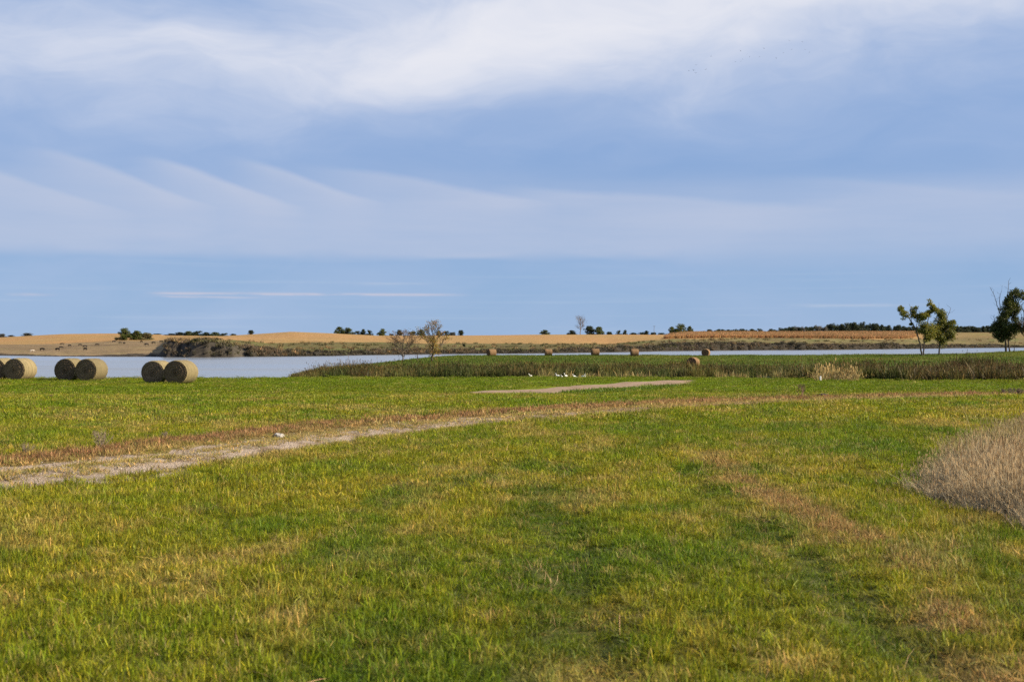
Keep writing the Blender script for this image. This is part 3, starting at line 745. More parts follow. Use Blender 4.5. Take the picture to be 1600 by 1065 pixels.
# ------------------------------------------------------------------ hay bales
def straw_mat(name, a, b, dark, ring=False):
    m_, N = mat_new(name); tcn = N.n('ShaderNodeTexCoord').outputs['Object']
    sp = N.n('ShaderNodeSeparateXYZ'); N.t.links.new(tcn, sp.inputs[0])
    if ring:
        r = N.m('SQRT', N.add(N.mul(sp.outputs[0], sp.outputs[0]), N.mul(sp.outputs[2], sp.outputs[2])))
        n0 = N.noise(tcn, 3.0, 4, 0.6)
        f = N.noise(N.xyz(N.add(N.mul(r, 16.0), N.mul(n0, 1.5)), N.mul(n0, 2.0), 0.0), 1.6, 4, 0.65)
        g = N.noise(tcn, 26.0, 4, 0.7)
        f = N.add(N.mul(f, 0.7), N.mul(g, 0.3))
    else:
        # net wrap: bands round the bale, fine straw along it
        bands = N.noise(N.xyz(N.n('ShaderNodeObjectInfo').outputs['Random'], N.mul(sp.outputs[1], 7.0), 0.0), 1.5, 3, 0.7)
        ang = N.m('ARCTAN2', sp.outputs[2], sp.outputs[0])
        fine = N.noise(N.xyz(N.mul(ang, 30.0), N.mul(sp.outputs[1], 9.0), 1.0), 1.2, 4, 0.7)
        f = N.add(N.mul(bands, 0.6), N.mul(fine, 0.4))
    c_ = N.mix(N.ss(f, 0.3, 0.7), a, b)
    rnd = N.n('ShaderNodeObjectInfo').outputs['Random']; kv = N.add(0.78, N.mul(rnd, 0.4)); c_ = N.mix(1.0, c_, N.xyz(kv, kv, kv), 'MULTIPLY')
    st = N.noise(tcn, 1.4, 4, 0.6)
    c_ = N.mix(N.ss(st, 0.52, 0.75, 0, 0.55), c_, dark)
    principled(N, c_, 0.85, 0.15, bump(N, f, 0.8, 0.04)); return m_
WRAP = straw_mat('net_wrapped_hay', (0.092, 0.080, 0.040, 1), (0.245, 0.192, 0.10, 1), (0.075, 0.070, 0.035, 1))
ENDM = straw_mat('hay_end', (0.06, 0.042, 0.026, 1), (0.20, 0.14, 0.085, 1), (0.05, 0.036, 0.024, 1), True)
WRAP2 = straw_mat('weathered_hay', (0.12, 0.07, 0.035, 1), (0.27, 0.165, 0.08, 1), (0.08, 0.05, 0.028, 1))
ENDM2 = straw_mat('weathered_hay_end', (0.09, 0.05, 0.027, 1), (0.19, 0.11, 0.06, 1), (0.06, 0.04, 0.025, 1), True)
LOOSE = simple_mat('loose_straw', (0.42, 0.33, 0.16), 0.8, 0.3, 30)
def bale_meshes(seed, rad=0.8, wid=1.72):
    r = np.random.default_rng(seed); nA, nW = 72, 26
    V = []; Fc = []
    ridg = r.normal(0, 0.006, nW)
    for j in range(nW):
        t = j/(nW-1); y = (t-0.5)*wid
        rr = rad*(1-0.055*abs(2*t-1)**7)+ridg[j]
        for i in range(nA):
            a = 2*math.pi*i/nA
            q = rr+0.010*math.sin(3*a+seed)+r.normal(0, 0.005)
            x, z = q*math.cos(a), q*math.sin(a)
            if z < -rad*0.93: z = -rad*0.93-(-rad*0.93-z)*0.15     # settled on its flat foot
            V.append((x, y, z))
    for j in range(nW-1):
        for i in range(nA): Fc.append((j*nA+i, (j+1)*nA+i, (j+1)*nA+(i+1) % nA, j*nA+(i+1) % nA))
    body = mesh_np('wrap', V, Fc, True)
    ends = []
    for sgn in (-1, 1):
        V = []; Fc = []; rings = 22
        for k in range(rings):
            fr = 1-k/rings
            for i in range(nA):
                a = 2*math.pi*i/nA
                q = rad*0.945*fr
                spiral = 0.018*math.sin(2*math.pi*(fr*9+a/(2*math.pi)))
                y = sgn*(wid/2+0.035*(1-fr**2)+spiral*(fr < .97)+r.normal(0, 0.008)*(fr < .97)-0.012)
                x, z = q*math.cos(a), q*math.sin(a)
                if z < -rad*0.93: z = -rad*0.93-(-rad*0.93-z)*0.15
                V.append((x, y, z))
        V.append((0, sgn*(wid/2+.03), 0))
        for k in range(rings-1):
            for i in range(nA):
                f = (k*nA+i, k*nA+(i+1) % nA, (k+1)*nA+(i+1) % nA, (k+1)*nA+i)
                Fc.append(f if sgn < 0 else f[::-1])
        for i in range(nA):
            f = ((rings-1)*nA+i, (rings-1)*nA+(i+1) % nA, len(V)-1); Fc.append(f if sgn < 0 else f[::-1])
        ends.append(mesh_np('end_face', V, Fc))
    # stray stalks
    V = []; Fc = []
    for k in range(420):
        a = r.uniform(0, 6.283); y = r.uniform(-wid/2, wid/2)
        if r.random() < .5: y = r.choice([-1, 1])*wid/2*r.uniform(.96, 1.03)
        p = np.array([rad*.97*math.cos(a), y, rad*.97*math.sin(a)]); dv = r.normal(0, 1, 3)*0.05+np.array([math.cos(a), 0, math.sin(a)])*r.uniform(.01, .06)
        sd_ = r.normal(0, 1, 3); sd_ = sd_/np.linalg.norm(sd_)*0.006
        b = len(V); V += [tuple(p-sd_), tuple(p+sd_), tuple(p+dv)]; Fc.append((b, b+1, b+2))
        for vi in range(b, b+3):
            if V[vi][2] < -rad*0.9: V[vi] = (V[vi][0], V[vi][1], -rad*.9)
    return body, ends, mesh_np('loose_straw', V, Fc)
BM = [bale_meshes(s) for s in (1, 2, 3)]
for b_, e_, l_ in BM:
    b_.materials.append(WRAP); e_[0].materials.append(ENDM); e_[1].materials.append(ENDM); l_.materials.append(LOOSE)
BM2 = [bale_meshes(s, .8, 1.5) for s in (5, 6)]
for b_, e_, l_ in BM2:
    b_.materials.append(WRAP2); e_[0].materials.append(ENDM2); e_[1].materials.append(ENDM2); l_.materials.append(LOOSE)
def bale(X, D, ax, label, group, kit, k, scale=1.0, roll=0.0):
    """ax: heading of the bale's axis from +Y towards +X"""
    z = h1(X, D)
    o = bpy.data.objects.new('round_bale', None); COL.objects.link(o)
    o.location = (X, D, z+0.745*scale); o.rotation_euler = (0, 0, -ax); sg = random.uniform(.0, .04); o.scale = (scale*(1+sg), scale*random.uniform(.95, 1.04), scale*(1-sg)); o.location.z -= .745*scale*sg
    tag(o, label, 'hay bale', group)
    b_, e_, l_ = kit[k % len(kit)]
    new_obj('wrap', b_, None, o)
    for m2 in e_: new_obj('end_face', m2, None, o)
    s_ = new_obj('loose_straw', l_, None, o); s_['kind'] = 'stuff'
    return o
AX = R(10)
g_near = 'wrapped bales lined up at the lake edge'
pair = [(-3.0, 98.2, 25.5, 97.3, 1), (104.5, 96.6, 137.5, 95.2, 2), (241.5, 91.0, 277.5, 89.4, 3)]
names = {1: ('net-wrapped round hay bale at the end of the row farthest from the spit', 'net-wrapped round hay bale beside the end bale, farthest pair from the spit'),
         2: ('back net-wrapped round hay bale of the middle pair by the lake', 'front net-wrapped round hay bale of the middle pair by the lake'),
         3: ('shaded back round hay bale of the pair nearest the reed-fringed spit', 'sunlit front round hay bale of the pair nearest the reed-fringed spit')}
for (u1, d1, u2, d2, g) in pair:
    bale((u1-800)/F*d1+0.1, d1+0.55, AX+R(random.uniform(-2, 2)), names[g][0], g_near, BM, g, 1.1)
    bale((u2-800)/F*d2+0.1, d2+0.55, AX+R(random.uniform(-2, 2)), names[g][1], g_near, BM, g+1, 1.1)
g_far = 'weathered bales on the spit'
for (u, yb_, ax, lab, d0) in ((768, 557, 62, 'weathered brown round bale on the spit, closest to the bare trees', 262),
                              (857, 557, 84, 'weathered brown round bale second along the spit from the bare trees', 268),
                              (930, 557.5, 80, 'weathered brown round bale on the spit below the tall leafless tree', 264),
                              (991.5, 558, 82, 'weathered brown round bale standing alone near the middle of the spit', 258),
                              (1103, 557.5, 20, 'dark round bale on the lake side of the low-lying bale', 264),
                              (1083, 566, 28, 'low-lying round bale half hidden behind the reeds on the spit', 190)):
    bale((u-800)/F*d0, d0, R(ax), lab, g_far, BM2, int(u), 1.0)

# ------------------------------------------------------------------ trees
BARK = simple_mat('bark', (0.085, 0.068, 0.052), 0.9, 0.4, 3.0)
BARKG = simple_mat('grey_bark', (0.15, 0.13, 0.115), 0.9, 0.35, 3.0)
def tube(V, Fc, pts, rads, n=5):
    b = len(V); prev = None
    for i, (p, r_) in enumerate(zip(pts, rads)):
        p = Vector(p); a = Vector(pts[max(i-1, 0)]); c_ = Vector(pts[min(i+1, len(pts)-1)])
        t = (c_-a); t = t.normalized() if t.length > 1e-6 else Vector((0, 0, 1))
        s = t.cross(Vector((0.3, 1, 0.1))).normalized(); q = t.cross(s)
        for k in range(n):
            an = 2*math.pi*k/n; w = p+(s*math.cos(an)+q*math.sin(an))*r_; V.append(tuple(w))
    for i in range(len(pts)-1):
        for k in range(n): Fc.append((b+i*n+k, b+i*n+(k+1) % n, b+(i+1)*n+(k+1) % n, b+(i+1)*n+k))
def wiggle(p0, p1, n, amp, r):
    P = []
    for i in range(n+1):
        t = i/n; q = Vector(p0).lerp(Vector(p1), t)
        if 0 < i < n: q += Vector((r.gauss(0, amp), r.gauss(0, amp), r.gauss(0, amp*.5)))
        P.append(q)
    return P
def grow(V, Fc, tips, p, dirv, L, rad, depth, r, spread=0.6, up=0.15, kids=(2, 3)):
    n = 3; pts = [Vector(p)]; d = Vector(dirv).normalized()
    for i in range(n):
        d = (d+Vector((r.gauss(0, .13), r.gauss(0, .13), r.gauss(0, .08)+up*.3))).normalized()
        pts.append(pts[-1]+d*L/n)
    tube(V, Fc, pts, [rad*(1-0.45*i/n) for i in range(n+1)], 6 if depth > 2 else 4 if depth > 0 else 3)
    if depth == 0: tips.append(pts[-1]); return
    for k in range(r.randint(*kids)):
        a = r.uniform(0, 6.283); sp = r.uniform(.5, 1.2)*spread
        s = d.orthogonal().normalized(); q = d.cross(s)
        nd_ = d*math.cos(sp)+(s*math.cos(a)+q*math.sin(a))*math.sin(sp)+Vector((0, 0, up))
        grow(V, Fc, tips, pts[-1] if k < 2 else pts[r.randint(1, n)], nd_, L*r.uniform(.6, .85), rad*.55, depth-1, r, spread, up, kids)
def leaves(V, Fc, C, c_, rad, n, size, r, cols, squash=0.85):
    for k in range(n):
        v = Vector((r.gauss(0, 1), r.gauss(0, 1), r.gauss(0, 1))).normalized()*rad*(r.random()**0.45)
        v.z *= squash; p = Vector(c_)+v
        a = Vector((r.gauss(0, 1), r.gauss(0, 1), r.gauss(0, 1))).normalized(); b = a.orthogonal().normalized()
        s = size*r.uniform(.6, 1.4); q = a.cross(b)
        i0 = len(V)
        V += [tuple(p-b*s*.5), tuple(p+q*s*.35+a*s*.06), tuple(p+b*s*.5), tuple(p-q*s*.35+a*s*.06)]
        Fc.append((i0, i0+1, i0+2, i0+3))
        g = r.uniform(.65, 1.3); cc = r.choice(cols); C += [(cc[0]*g, cc[1]*g, cc[2]*g)]*4
LEAF = leaf_mat('leaf', 'col', 'GEOMETRY', 0.42, 0.5, False)
def tree_obj(name, label, cat, X, D, trunk, crown, z=None, group=None, scale=(1, 1, 1), rz=0.0, bark=None):
    o = bpy.data.objects.new(name, None); COL.objects.link(o)
    o.location = (X, D, (h1(X, D) if z is None else z)-0.05); o.scale = scale; o.rotation_euler = (0, 0, rz)
    tag(o, label, cat, group)
    if trunk is not None: new_obj('trunk', trunk, bark or BARK, o)
    if crown is not None: new_obj('crown', crown, LEAF, o)
    return o
def crown_mesh(V, Fc, C):
    me = mesh_np('crown', V, Fc); set_col(me, 'col', np.array(C)); return me

# hand-laid trees: coordinates read off the photograph (zoom pixels about each foot) at the tree's own distance
OL = [(0.14, 0.155, 0.022), (0.19, 0.18, 0.026), (0.11, 0.13, 0.02), (0.24, 0.19, 0.03)]
DG = [(0.055, 0.072, 0.018), (0.075, 0.09, 0.02), (0.042, 0.058, 0.016), (0.10, 0.10, 0.022)]
def sketch_tree(label, foot, D, k, stems, dead, clumps, cols, seed, leaf=0.24, dens=95, depth_k=0.8):
    """foot: zoom pixel of the base; k: metres per zoom pixel"""
    r = random.Random(seed); V = []; Fc = []; cV = []; cF = []; cC = []
    def P(q, dy=0.0): return Vector(((q[0]-foot[0])*k, dy, (foot[1]-q[1])*k))
    nodes = []
    for st, rad in stems:
        pts = []
        dyy = 0.0
        for i, q in enumerate(st):
            dyy += r.gauss(0, .25) if i else 0
            pts.append(P(q, dyy))
        full = []
        for a, b in zip(pts[:-1], pts[1:]): full += wiggle(a, b, 3, 0.06, r)[:-1]
        full.append(pts[-1])
        tube(V, Fc, full, [rad*(1-.75*i/(len(full)-1)) for i in range(len(full))], 7); nodes += full[2:]
    for st in dead:
        pts = [P(q, r.gauss(0, .3)) for q in st]; full = []
        for a, b in zip(pts[:-1], pts[1:]): full += wiggle(a, b, 3, 0.07, r)[:-1]
        full.append(pts[-1])
        tube(V, Fc, full, [0.10*(1-.7*i/(len(full)-1)) for i in range(len(full))], 5)
        for p in full[2:]:
            if r.random() < .7: grow(V, Fc, [], p, (r.gauss(0, 1), r.gauss(0, .8), .8), r.uniform(.4, .9), .022, 1, r)
    extra = []
    for a_ in range(len(clumps)):
        for b_ in range(a_):
            (x1, y1, r1), (x2, y2, r2) = clumps[a_], clumps[b_]
            if math.hypot(x1-x2, y1-y2) < 75 and r.random() < .5: extra.append(((x1+x2)/2, (y1+y2)/2, (r1+r2)*.42))
    for (x, y, rr) in list(clumps)+extra:
        c0 = P((x, y), r.uniform(-1, 1)*rr*k*depth_k); R0 = rr*k
        nr = min(nodes, key=lambda q: (q-c0).length+max(0, q.z-c0.z)*2)
        w = wiggle(nr, c0, 4, 0.10, r); tube(V, Fc, w, [.06, .05, .04, .03, .018], 4)
        for j in range(6):
            e_ = c0+Vector((r.gauss(0, 1), r.gauss(0, 1), r.gauss(0, .8)))*R0*.55
            tube(V, Fc, wiggle(w[r.randint(2, 4)], e_, 2, .05, r), [.025, .018, .008], 3)
        for j in range(5):
            q = c0+Vector((r.gauss(0, 1), r.gauss(0, 1), r.gauss(0, .8)))*R0*.48
            leaves(cV, cF, cC, q, R0*r.uniform(.6, 1.05), int(dens*R0*R0/5*5.5)+18, leaf, r, cols)
    X = (1360+foot[0]/5.325-800)/F*D
    tree_obj('tree', label, 'tree', X, D, mesh_np('trunk', V, Fc, True), crown_mesh(cV, cF, cC))
KZ = 1/5.325/F
d_ = 255.0
sketch_tree('leaning tree with open green crown on two crossing trunks', (440, 668), d_, KZ*d_,
    [([(432, 672), (415, 590), (398, 520), (375, 440), (345, 390), (312, 350), (275, 300)], .19), ([(444, 668), (448, 560), (458, 460), (480, 370), (498, 300), (505, 240)], .15), ([(380, 460), (390, 400), (385, 330)], .09)],
    [[(345, 390), (335, 310), (330, 262)]],
    [(268, 300, 34), (290, 335, 28), (255, 270, 20), (352, 290, 34), (380, 320, 42), (400, 365, 40), (440, 325, 36), (462, 330, 26), (495, 235, 26), (520, 250, 16), (500, 300, 22), (440, 440, 46), (470, 460, 48), (500, 430, 44), (505, 500, 40), (460, 520, 34), (535, 290, 24), (340, 400, 18)], OL, 11)
sketch_tree('upright green tree with a dead side branch, beside the leaning tree', (570, 664), d_+3, KZ*(d_+3),
    [([(570, 668), (570, 600), (578, 520), (588, 430), (585, 350), (572, 280)], .18), ([(578, 540), (620, 470), (660, 410)], .09)],
    [[(600, 420), (640, 340), (672, 272)], [(575, 300), (565, 262)]],
    [(560, 285, 26), (585, 310, 34), (600, 345, 30), (575, 370, 36), (620, 390, 34), (660, 395, 34), (690, 388, 22), (655, 440, 42), (600, 440, 46), (555, 450, 44), (540, 500, 46), (590, 510, 50), (640, 500, 46), (680, 470, 28), (670, 520, 26), (600, 560, 36)], OL+DG[:2], 12)
sketch_tree('tallest dark green tree with bare dead branches jutting above its crown', (1140, 645), 262.0, KZ*262,
    [([(1128, 650), (1125, 560), (1130, 450), (1140, 340), (1165, 240), (1190, 150)], .24), ([(1160, 650), (1150, 560), (1170, 450), (1200, 330), (1240, 210)], .17), ([(1195, 652), (1190, 590), (1200, 520)], .10)],
    [[(1110, 380), (1080, 300), (1062, 250), (1030, 180), (990, 98)], [(1078, 300), (1075, 220), (1085, 130)], [(1140, 260), (1132, 150), (1152, 45)], [(1200, 350), (1240, 270), (1290, 220)], [(1060, 470), (1030, 380), (1022, 330)]],
    [(1180, 150, 30), (1215, 140, 26), (1255, 165, 30), (1285, 190, 22), (1150, 190, 36), (1190, 210, 44), (1125, 230, 34), (1160, 270, 46), (1210, 280, 34), (1120, 300, 40), (1100, 350, 44), (1150, 350, 52), (1195, 350, 36), (1060, 400, 38), (1100, 420, 52), (1150, 430, 54), (1200, 430, 38), (1040, 440, 34), (1070, 480, 46), (1120, 500, 50), (1165, 500, 40), (1090, 540, 30), (1225, 440, 28)], DG, 13)
sketch_tree('half bare tree with reddish twigs next to the tallest tree', (1300, 648), 259.0, KZ*259,
    [([(1300, 652), (1296, 540), (1290, 420), (1280, 300), (1285, 220)], .14)],
    [[(1294, 480), (1268, 400), (1252, 310)], [(1290, 430), (1320, 330), (1335, 240)], [(1285, 330), (1262, 260)], [(1296, 540), (1262, 500), (1235, 470)]],
    [(1310, 300, 36), (1330, 380, 50), (1300, 470, 34), (1275, 430, 22), (1245, 420, 24), (1340, 260, 40), (1350, 460, 50)], [(0.085, 0.062, 0.028), (0.12, 0.075, 0.03), (0.07, 0.075, 0.022)], 14, dens=70)

def bare_tree(label, px, base_y, top_y, seed, leafcols=None, leafn=0, lean=0.0, stems=1, bark=None, D=None, spread=.6, depth=2, nb=14, low=.25, upk=.8, vase=False, oval=False, name='bare_tree', lowleaf=False, cat='tree', kids=(2, 3)):
    r = random.Random(seed)
    if D is None: X, D, z = hit(px, base_y, 150)
    else: X = (px-800)/F*D; z = h1(X, D)
    H = CAM_Z+(532.5-top_y)*D/F-z
    V = []; Fc = []; tips = []
    if vase: grow(V, Fc, tips, (0, 0, 0), (0.03, 0, 1), H*.30, H*.020, 6, r, .36, .10, kids)
    for s in range(0 if vase else stems):
        top = Vector((lean*H, r.gauss(0, .04)*H, H*(1-.12*s)))
        ld = wiggle((s*.08*H, 0, 0), top+Vector((s*.3*H, 0, 0)), 9, H*.012, r)
        tube(V, Fc, ld, [H*.026*(1-.85*i/9) for i in range(10)], 7)
        for b in range(nb):
            t = low+(.95-low)*(b+r.random())/nb; i = t*9; p = ld[int(i)].lerp(ld[min(9, int(i)+1)], i-int(i))
            a = b*2.4+r.uniform(-.5, .5); L = H*((spread*math.sin(math.pi*min(1, (t-low)/(1-low)*.8+.2)) if oval else spread*(1-t)**.7)+.06)*r.uniform(.6, 1.1)
            grow(V, Fc, tips, p, (math.cos(a), math.sin(a), upk+r.uniform(-.2, .3)), L*.55, H*.016*(1.15-t), depth, r, .55, .10, kids)
    zm = max(v[2] for v in V); V = [(v[0]*H/zm, v[1]*H/zm, v[2]*H/zm) for v in V]
    crown = None
    if leafn:
        cV = []; cF = []; cC = []; tp = [t*(H/zm) for t in tips]
        for t in tp:
            if lowleaf and t.z > H*0.62 and r.random() < .85: continue
            leaves(cV, cF, cC, t, H*.06, leafn//2+1, H*.026, r, leafcols)
        if lowleaf:
            for j in range(26):
                a = r.uniform(0, 6.28); q = Vector((math.cos(a)*H*.15*r.random()+H*.05, math.sin(a)*H*.15*r.random(), r.uniform(.04, .55)*H))
                leaves(cV, cF, cC, q, H*.085, int(leafn*1.6), H*.028, r, leafcols)
        if cV: crown = crown_mesh(cV, cF, cC)
    o = tree_obj(name, label, cat, X, D, mesh_np('trunk', V, Fc, True), crown, z, bark=bark)
    return o
AUT = [(0.30, 0.21, 0.03), (0.20, 0.18, 0.03), (0.32, 0.16, 0.04), (0.22, 0.12, 0.04)]
bare_tree('small bare tree with spreading crooked limbs on the spit', 629, 564.5, 513, 21, [(0.16, 0.095, 0.05)], 2, lean=.02, depth=3, spread=.75, nb=16, low=.12, upk=.75, kids=(3, 4))
bare_tree('thin bare sapling between two larger bare trees on the spit', 652, 564.0, 529, 22, [(0.14, 0.085, 0.05)], 3, spread=.32, nb=9, upk=1.0, name='bare_sapling')
bare_tree('taller bare-topped tree with yellowing leaves around its trunk', 675, 564.5, 499, 27, AUT, 14, lean=.03, depth=3, spread=.55, nb=20, low=.22, upk=.7, lowleaf=True, kids=(2, 4))
bare_tree('tall leafless grey tree among dark trees on the far skyline', 907, 523, 489.5, 24, None, 0, D=1020, oval=True, spread=.36, nb=26, low=.26, upk=1.25, depth=3, bark=BARKG, kids=(2, 4))

# leafy trees of the far skyline: four crowns built once, then copied
def round_tree(seed, cols, wide=1.0, trunk_h=.12):
    r = random.Random(seed); V = []; Fc = []; cV = []; cF = []; cC = []     # unit tree: 1 high, about `wide` across
    tube(V, Fc, wiggle((0, 0, 0), (r.gauss(0, .03), 0, .55), 4, .012, r), [.035, .03, .025, .02, .012], 6)
    for k in range(64):
        a = r.uniform(0, 6.283); z = trunk_h*.5+(.90-trunk_h*.5)*r.random()**1.35; w = wide*.42*math.sin(min(1, (1.06-z)/(1.06-trunk_h)*1.25)*math.pi/2)
        q = w*r.uniform(.15, 1.0); c0 = Vector((q*math.cos(a), q*math.sin(a), z))
        tube(V, Fc, wiggle((0, 0, min(.5, z*.7)), c0, 2, .02, r), [.016, .01, .005], 3)
        leaves(cV, cF, cC, c0, r.uniform(.09, .16), 70, .052, r, cols, .9)
    return mesh_np('trunk', V, Fc, True), crown_mesh(cV, cF, cC)
GRN = [(0.085, 0.105, 0.022), (0.06, 0.085, 0.02), (0.11, 0.115, 0.025)]
DRK = [(0.038, 0.052, 0.024), (0.05, 0.062, 0.028), (0.03, 0.042, 0.022)]
PAL = [(0.16, 0.15, 0.06), (0.13, 0.13, 0.05), (0.19, 0.16, 0.07)]
GRY = [(0.11, 0.105, 0.085), (0.09, 0.09, 0.07), (0.13, 0.12, 0.10)]
KIT = {'g': [round_tree(40, GRN, 1.0), round_tree(41, GRN, 1.2, .12)], 'd': [round_tree(42, DRK, 1.0), round_tree(43, DRK, 1.25, .12), round_tree(46, DRK, .8)],
       'p': [round_tree(44, PAL, 1.2, .1)], 'y': [round_tree(45, GRY, .8, .15)]}
def far_tree(px, top, width, D, kind, label, group=None, name='tree', cat='tree', var=0, base=None):
    if base is not None: X, D, z = hit(px, base, 330)
    else: X = (px-800)/F*D; z = h1(X, D)
    H = max(1.0, CAM_Z+(532.5-top)*D/F-z); wm = width*D/F
    tr, cr = KIT[kind][var % len(KIT[kind])]
    return tree_obj(name, label, cat, X, D, tr, cr, z, group, (wm, wm, H/0.98), random.uniform(0, 6.28))
g1 = 'shrubs in the tan field'
far_tree(196, 512, 30, 0, 'g', 'largest yellow green shrub standing in the tan field', g1, 'shrub', 'shrub', 1, base=531)
far_tree(213, 516, 24, 0, 'g', 'middle green shrub of the row in the tan field', g1, 'shrub', 'shrub', 0, base=531)
far_tree(230, 519, 24, 0, 'p', 'smallest pale shrub at the end of the row in the tan field', g1, 'shrub', 'shrub', 0, base=531)
gl = 'low dark trees behind the eroded bluff'
for i, (px, tp, w) in enumerate(((246, 521, 14), (268, 520.5, 16), (281, 518.5, 20), (296, 517, 22), (309, 516.5, 20), (322, 518.5, 18), (336, 518.5, 18), (350, 520, 18), (364, 521, 16))):
    far_tree(px, tp, w*1.3, 1150, 'd' if i % 3 else 'g', 'low olive tree on the skyline behind the eroded bluff', gl, var=i)
for px, tp, w in ((3, 520.5, 20), (18, 523, 16), (42, 519.5, 24)):
    far_tree(px, tp, w, 1250, 'y', 'greyish tree showing over the end of the tan hill', 'trees over the end of the tan hill', var=px)
far_tree(392, 515.5, 14, 1000, 'd', 'single small dark tree on the shoulder of the tan hill')
ga = 'trees on the skyline past the tan hill'
for px, tp, w, kd, lab in ((530, 510, 18, 'g', 'broad dark green tree first in the skyline clump past the tan hill'), (543, 511.5, 22, 'g', 'broad yellow green tree second in the skyline clump past the tan hill'),
                           (559, 516.5, 14, 'd', None), (567.5, 514, 11, 'd', None), (577, 515, 12, 'd', None), (597, 513, 17, 'g', 'round green tree standing apart between two skyline clumps'),
                           (611, 520.5, 12, 'y', None), (624, 515, 14, 'd', None), (644, 517, 20, 'p', 'pale yellow tree behind the bare trees'), (658, 514.5, 16, 'g', None),
                           (686, 516, 16, 'd', None), (697, 516.5, 18, 'd', None), (708, 518, 16, 'y', None), (720, 515.5, 14, 'd', 'last dark tree of the skyline row behind the bare trees')):
    far_tree(px, tp, w, 1120, kd, lab or 'small dark tree in the skyline row near the bare trees', ga, var=int(px))
far_tree(851, 515, 17, 1010, 'g', 'solitary rounded green bush on the skyline of the tan field', None, 'shrub', 'shrub', 1)
gb = 'trees around the tall leafless tree'
for px, tp, w, kd, lab in ((893, 515.5, 20, 'd', 'low dark tree at the foot of the tall leafless tree'), (921, 509, 22, 'd', 'dark green tree beside the tall leafless tree'), (936, 510, 20, 'g', 'broad lit green tree second from the tall leafless tree')):
    far_tree(px, tp, w, 1040, kd, lab, gb, var=int(px))
gc = 'small dark trees far behind the field'
for i, (px, tp, w) in enumerate(((952, 518, 13), (967, 515.5, 9), (977, 515, 10), (990, 519.5, 16), (1003, 518.5, 14), (1010, 516, 12), (1021, 519, 14), (1034, 519.5, 16))):
    far_tree(px, tp, w*1.15, 1400, 'd', 'small dark tree far behind the field between the leafless tree and bright tree', gc, var=i)
far_tree(1050, 510, 16, 1060, 'g', 'left hand companion of the bright green tree above the corn', var=0)
far_tree(1063, 505.5, 24, 1050, 'g', 'bright broad green tree above the start of the corn', var=1)
far_tree(1078, 509, 13, 1055, 'g', 'narrow green tree touching the bright broad tree', var=0)
gd = 'treeline behind the corn'
r = random.Random(5); px = 1092
while px < 1606:
    prof = np.interp(px, [1090, 1130, 1160, 1200, 1240, 1262, 1300, 1345, 1372, 1395, 1420, 1440, 1500, 1540, 1610], [516, 514, 513, 514, 508.5, 508, 505.5, 503, 505, 508, 509, 511, 510, 509, 508])
    kd = 'y' if (1235 < px < 1290 and r.random() < .6) else 'd'
    if not (1192 < px < 1200 or 1392 < px < 1398):
        far_tree(px, prof+r.uniform(-1.2, 3.2), r.uniform(14, 22), r.uniform(1350, 1500), kd, 'pale grey thin tree in the treeline behind the corn' if kd == 'y' else 'dark tree in the far treeline behind the corn', gd, var=r.randint(0, 5))
    px += r.uniform(4.2, 6.6)
# dark shrubs on top of the eroded bluff
for px, by, tp, w in ((322, 531, 526.5, 22), (338, 531, 527, 18), (305, 534, 529, 14)):
    far_tree(px, tp, w, 0, 'd', 'low dark bush on the crown of the eroded bluff', 'bushes on the bluff', 'shrub', 'shrub', 1, base=by)
far_tree(725, 537, 7, 0, 'd', 'tiny dark bush alone on the far grassy bank', None, 'shrub', 'shrub', 0, base=541.5)

# ------------------------------------------------------------------ cattle on the far hillside
def cow_mesh():
    me = bpy.data.meshes.new('cow'); bm = bmesh.new(); sk = bm.verts.layers.skin.verify()
    def v(p, r_): x = bm.verts.new(p); x[sk].radius = (r_, r_); return x
    hip = v((-.75, 0, 1.1), .30); mid = v((0, 0, 1.05), .36); sh = v((.65, 0, 1.1), .32); nk = v((1.0, 0, 1.0), .18); hd = v((1.25, 0, .62), .14); mz = v((1.36, 0, .38), .09)
    for a, b in ((hip, mid), (mid, sh), (sh, nk), (nk, hd), (hd, mz)): bm.edges.new((a, b))
    for s in (-1, 1):
        k1 = v((.66, s*.2, .75), .13); k2 = v((.68, s*.2, .42), .075); k3 = v((.66, s*.2, .03), .065); bm.edges.new((sh, k1)); bm.edges.new((k1, k2)); bm.edges.new((k2, k3))
        j1 = v((-.68, s*.2, .78), .16); j2 = v((-.86, s*.2, .45), .08); j3 = v((-.80, s*.2, .03), .065); bm.edges.new((hip, j1)); bm.edges.new((j1, j2)); bm.edges.new((j2, j3))
        er = v((1.1, s*.22, .86), .05); bm.edges.new((nk, er))
    tl = v((-1.08, 0, 1.15), .05); t2 = v((-1.16, 0, .6), .04); bm.edges.new((hip, tl)); bm.edges.new((tl, t2))
    bm.to_mesh(me); bm.free()
    o = bpy.data.objects.new('tmp', me); COL.objects.link(o)
    me.skin_vertices[0].data[0].use_root = True
    o.modifiers.new('s', 'SKIN'); o.modifiers.new('d', 'SUBSURF').levels = 1
    dg = bpy.context.evaluated_depsgraph_get(); ev = o.evaluated_get(dg); m2 = bpy.data.meshes.new_from_object(ev)
    bpy.data.objects.remove(o); return m2
COWM = cow_mesh(); COWM.materials.append(simple_mat('black_hide', (0.018, 0.015, 0.014), 0.7, 0.3, 5.0))
COWW = COWM.copy(); COWW.materials.clear(); COWW.materials.append(simple_mat('pale_hide', (0.42, 0.37, 0.31), 0.7, 0.2, 5.0))
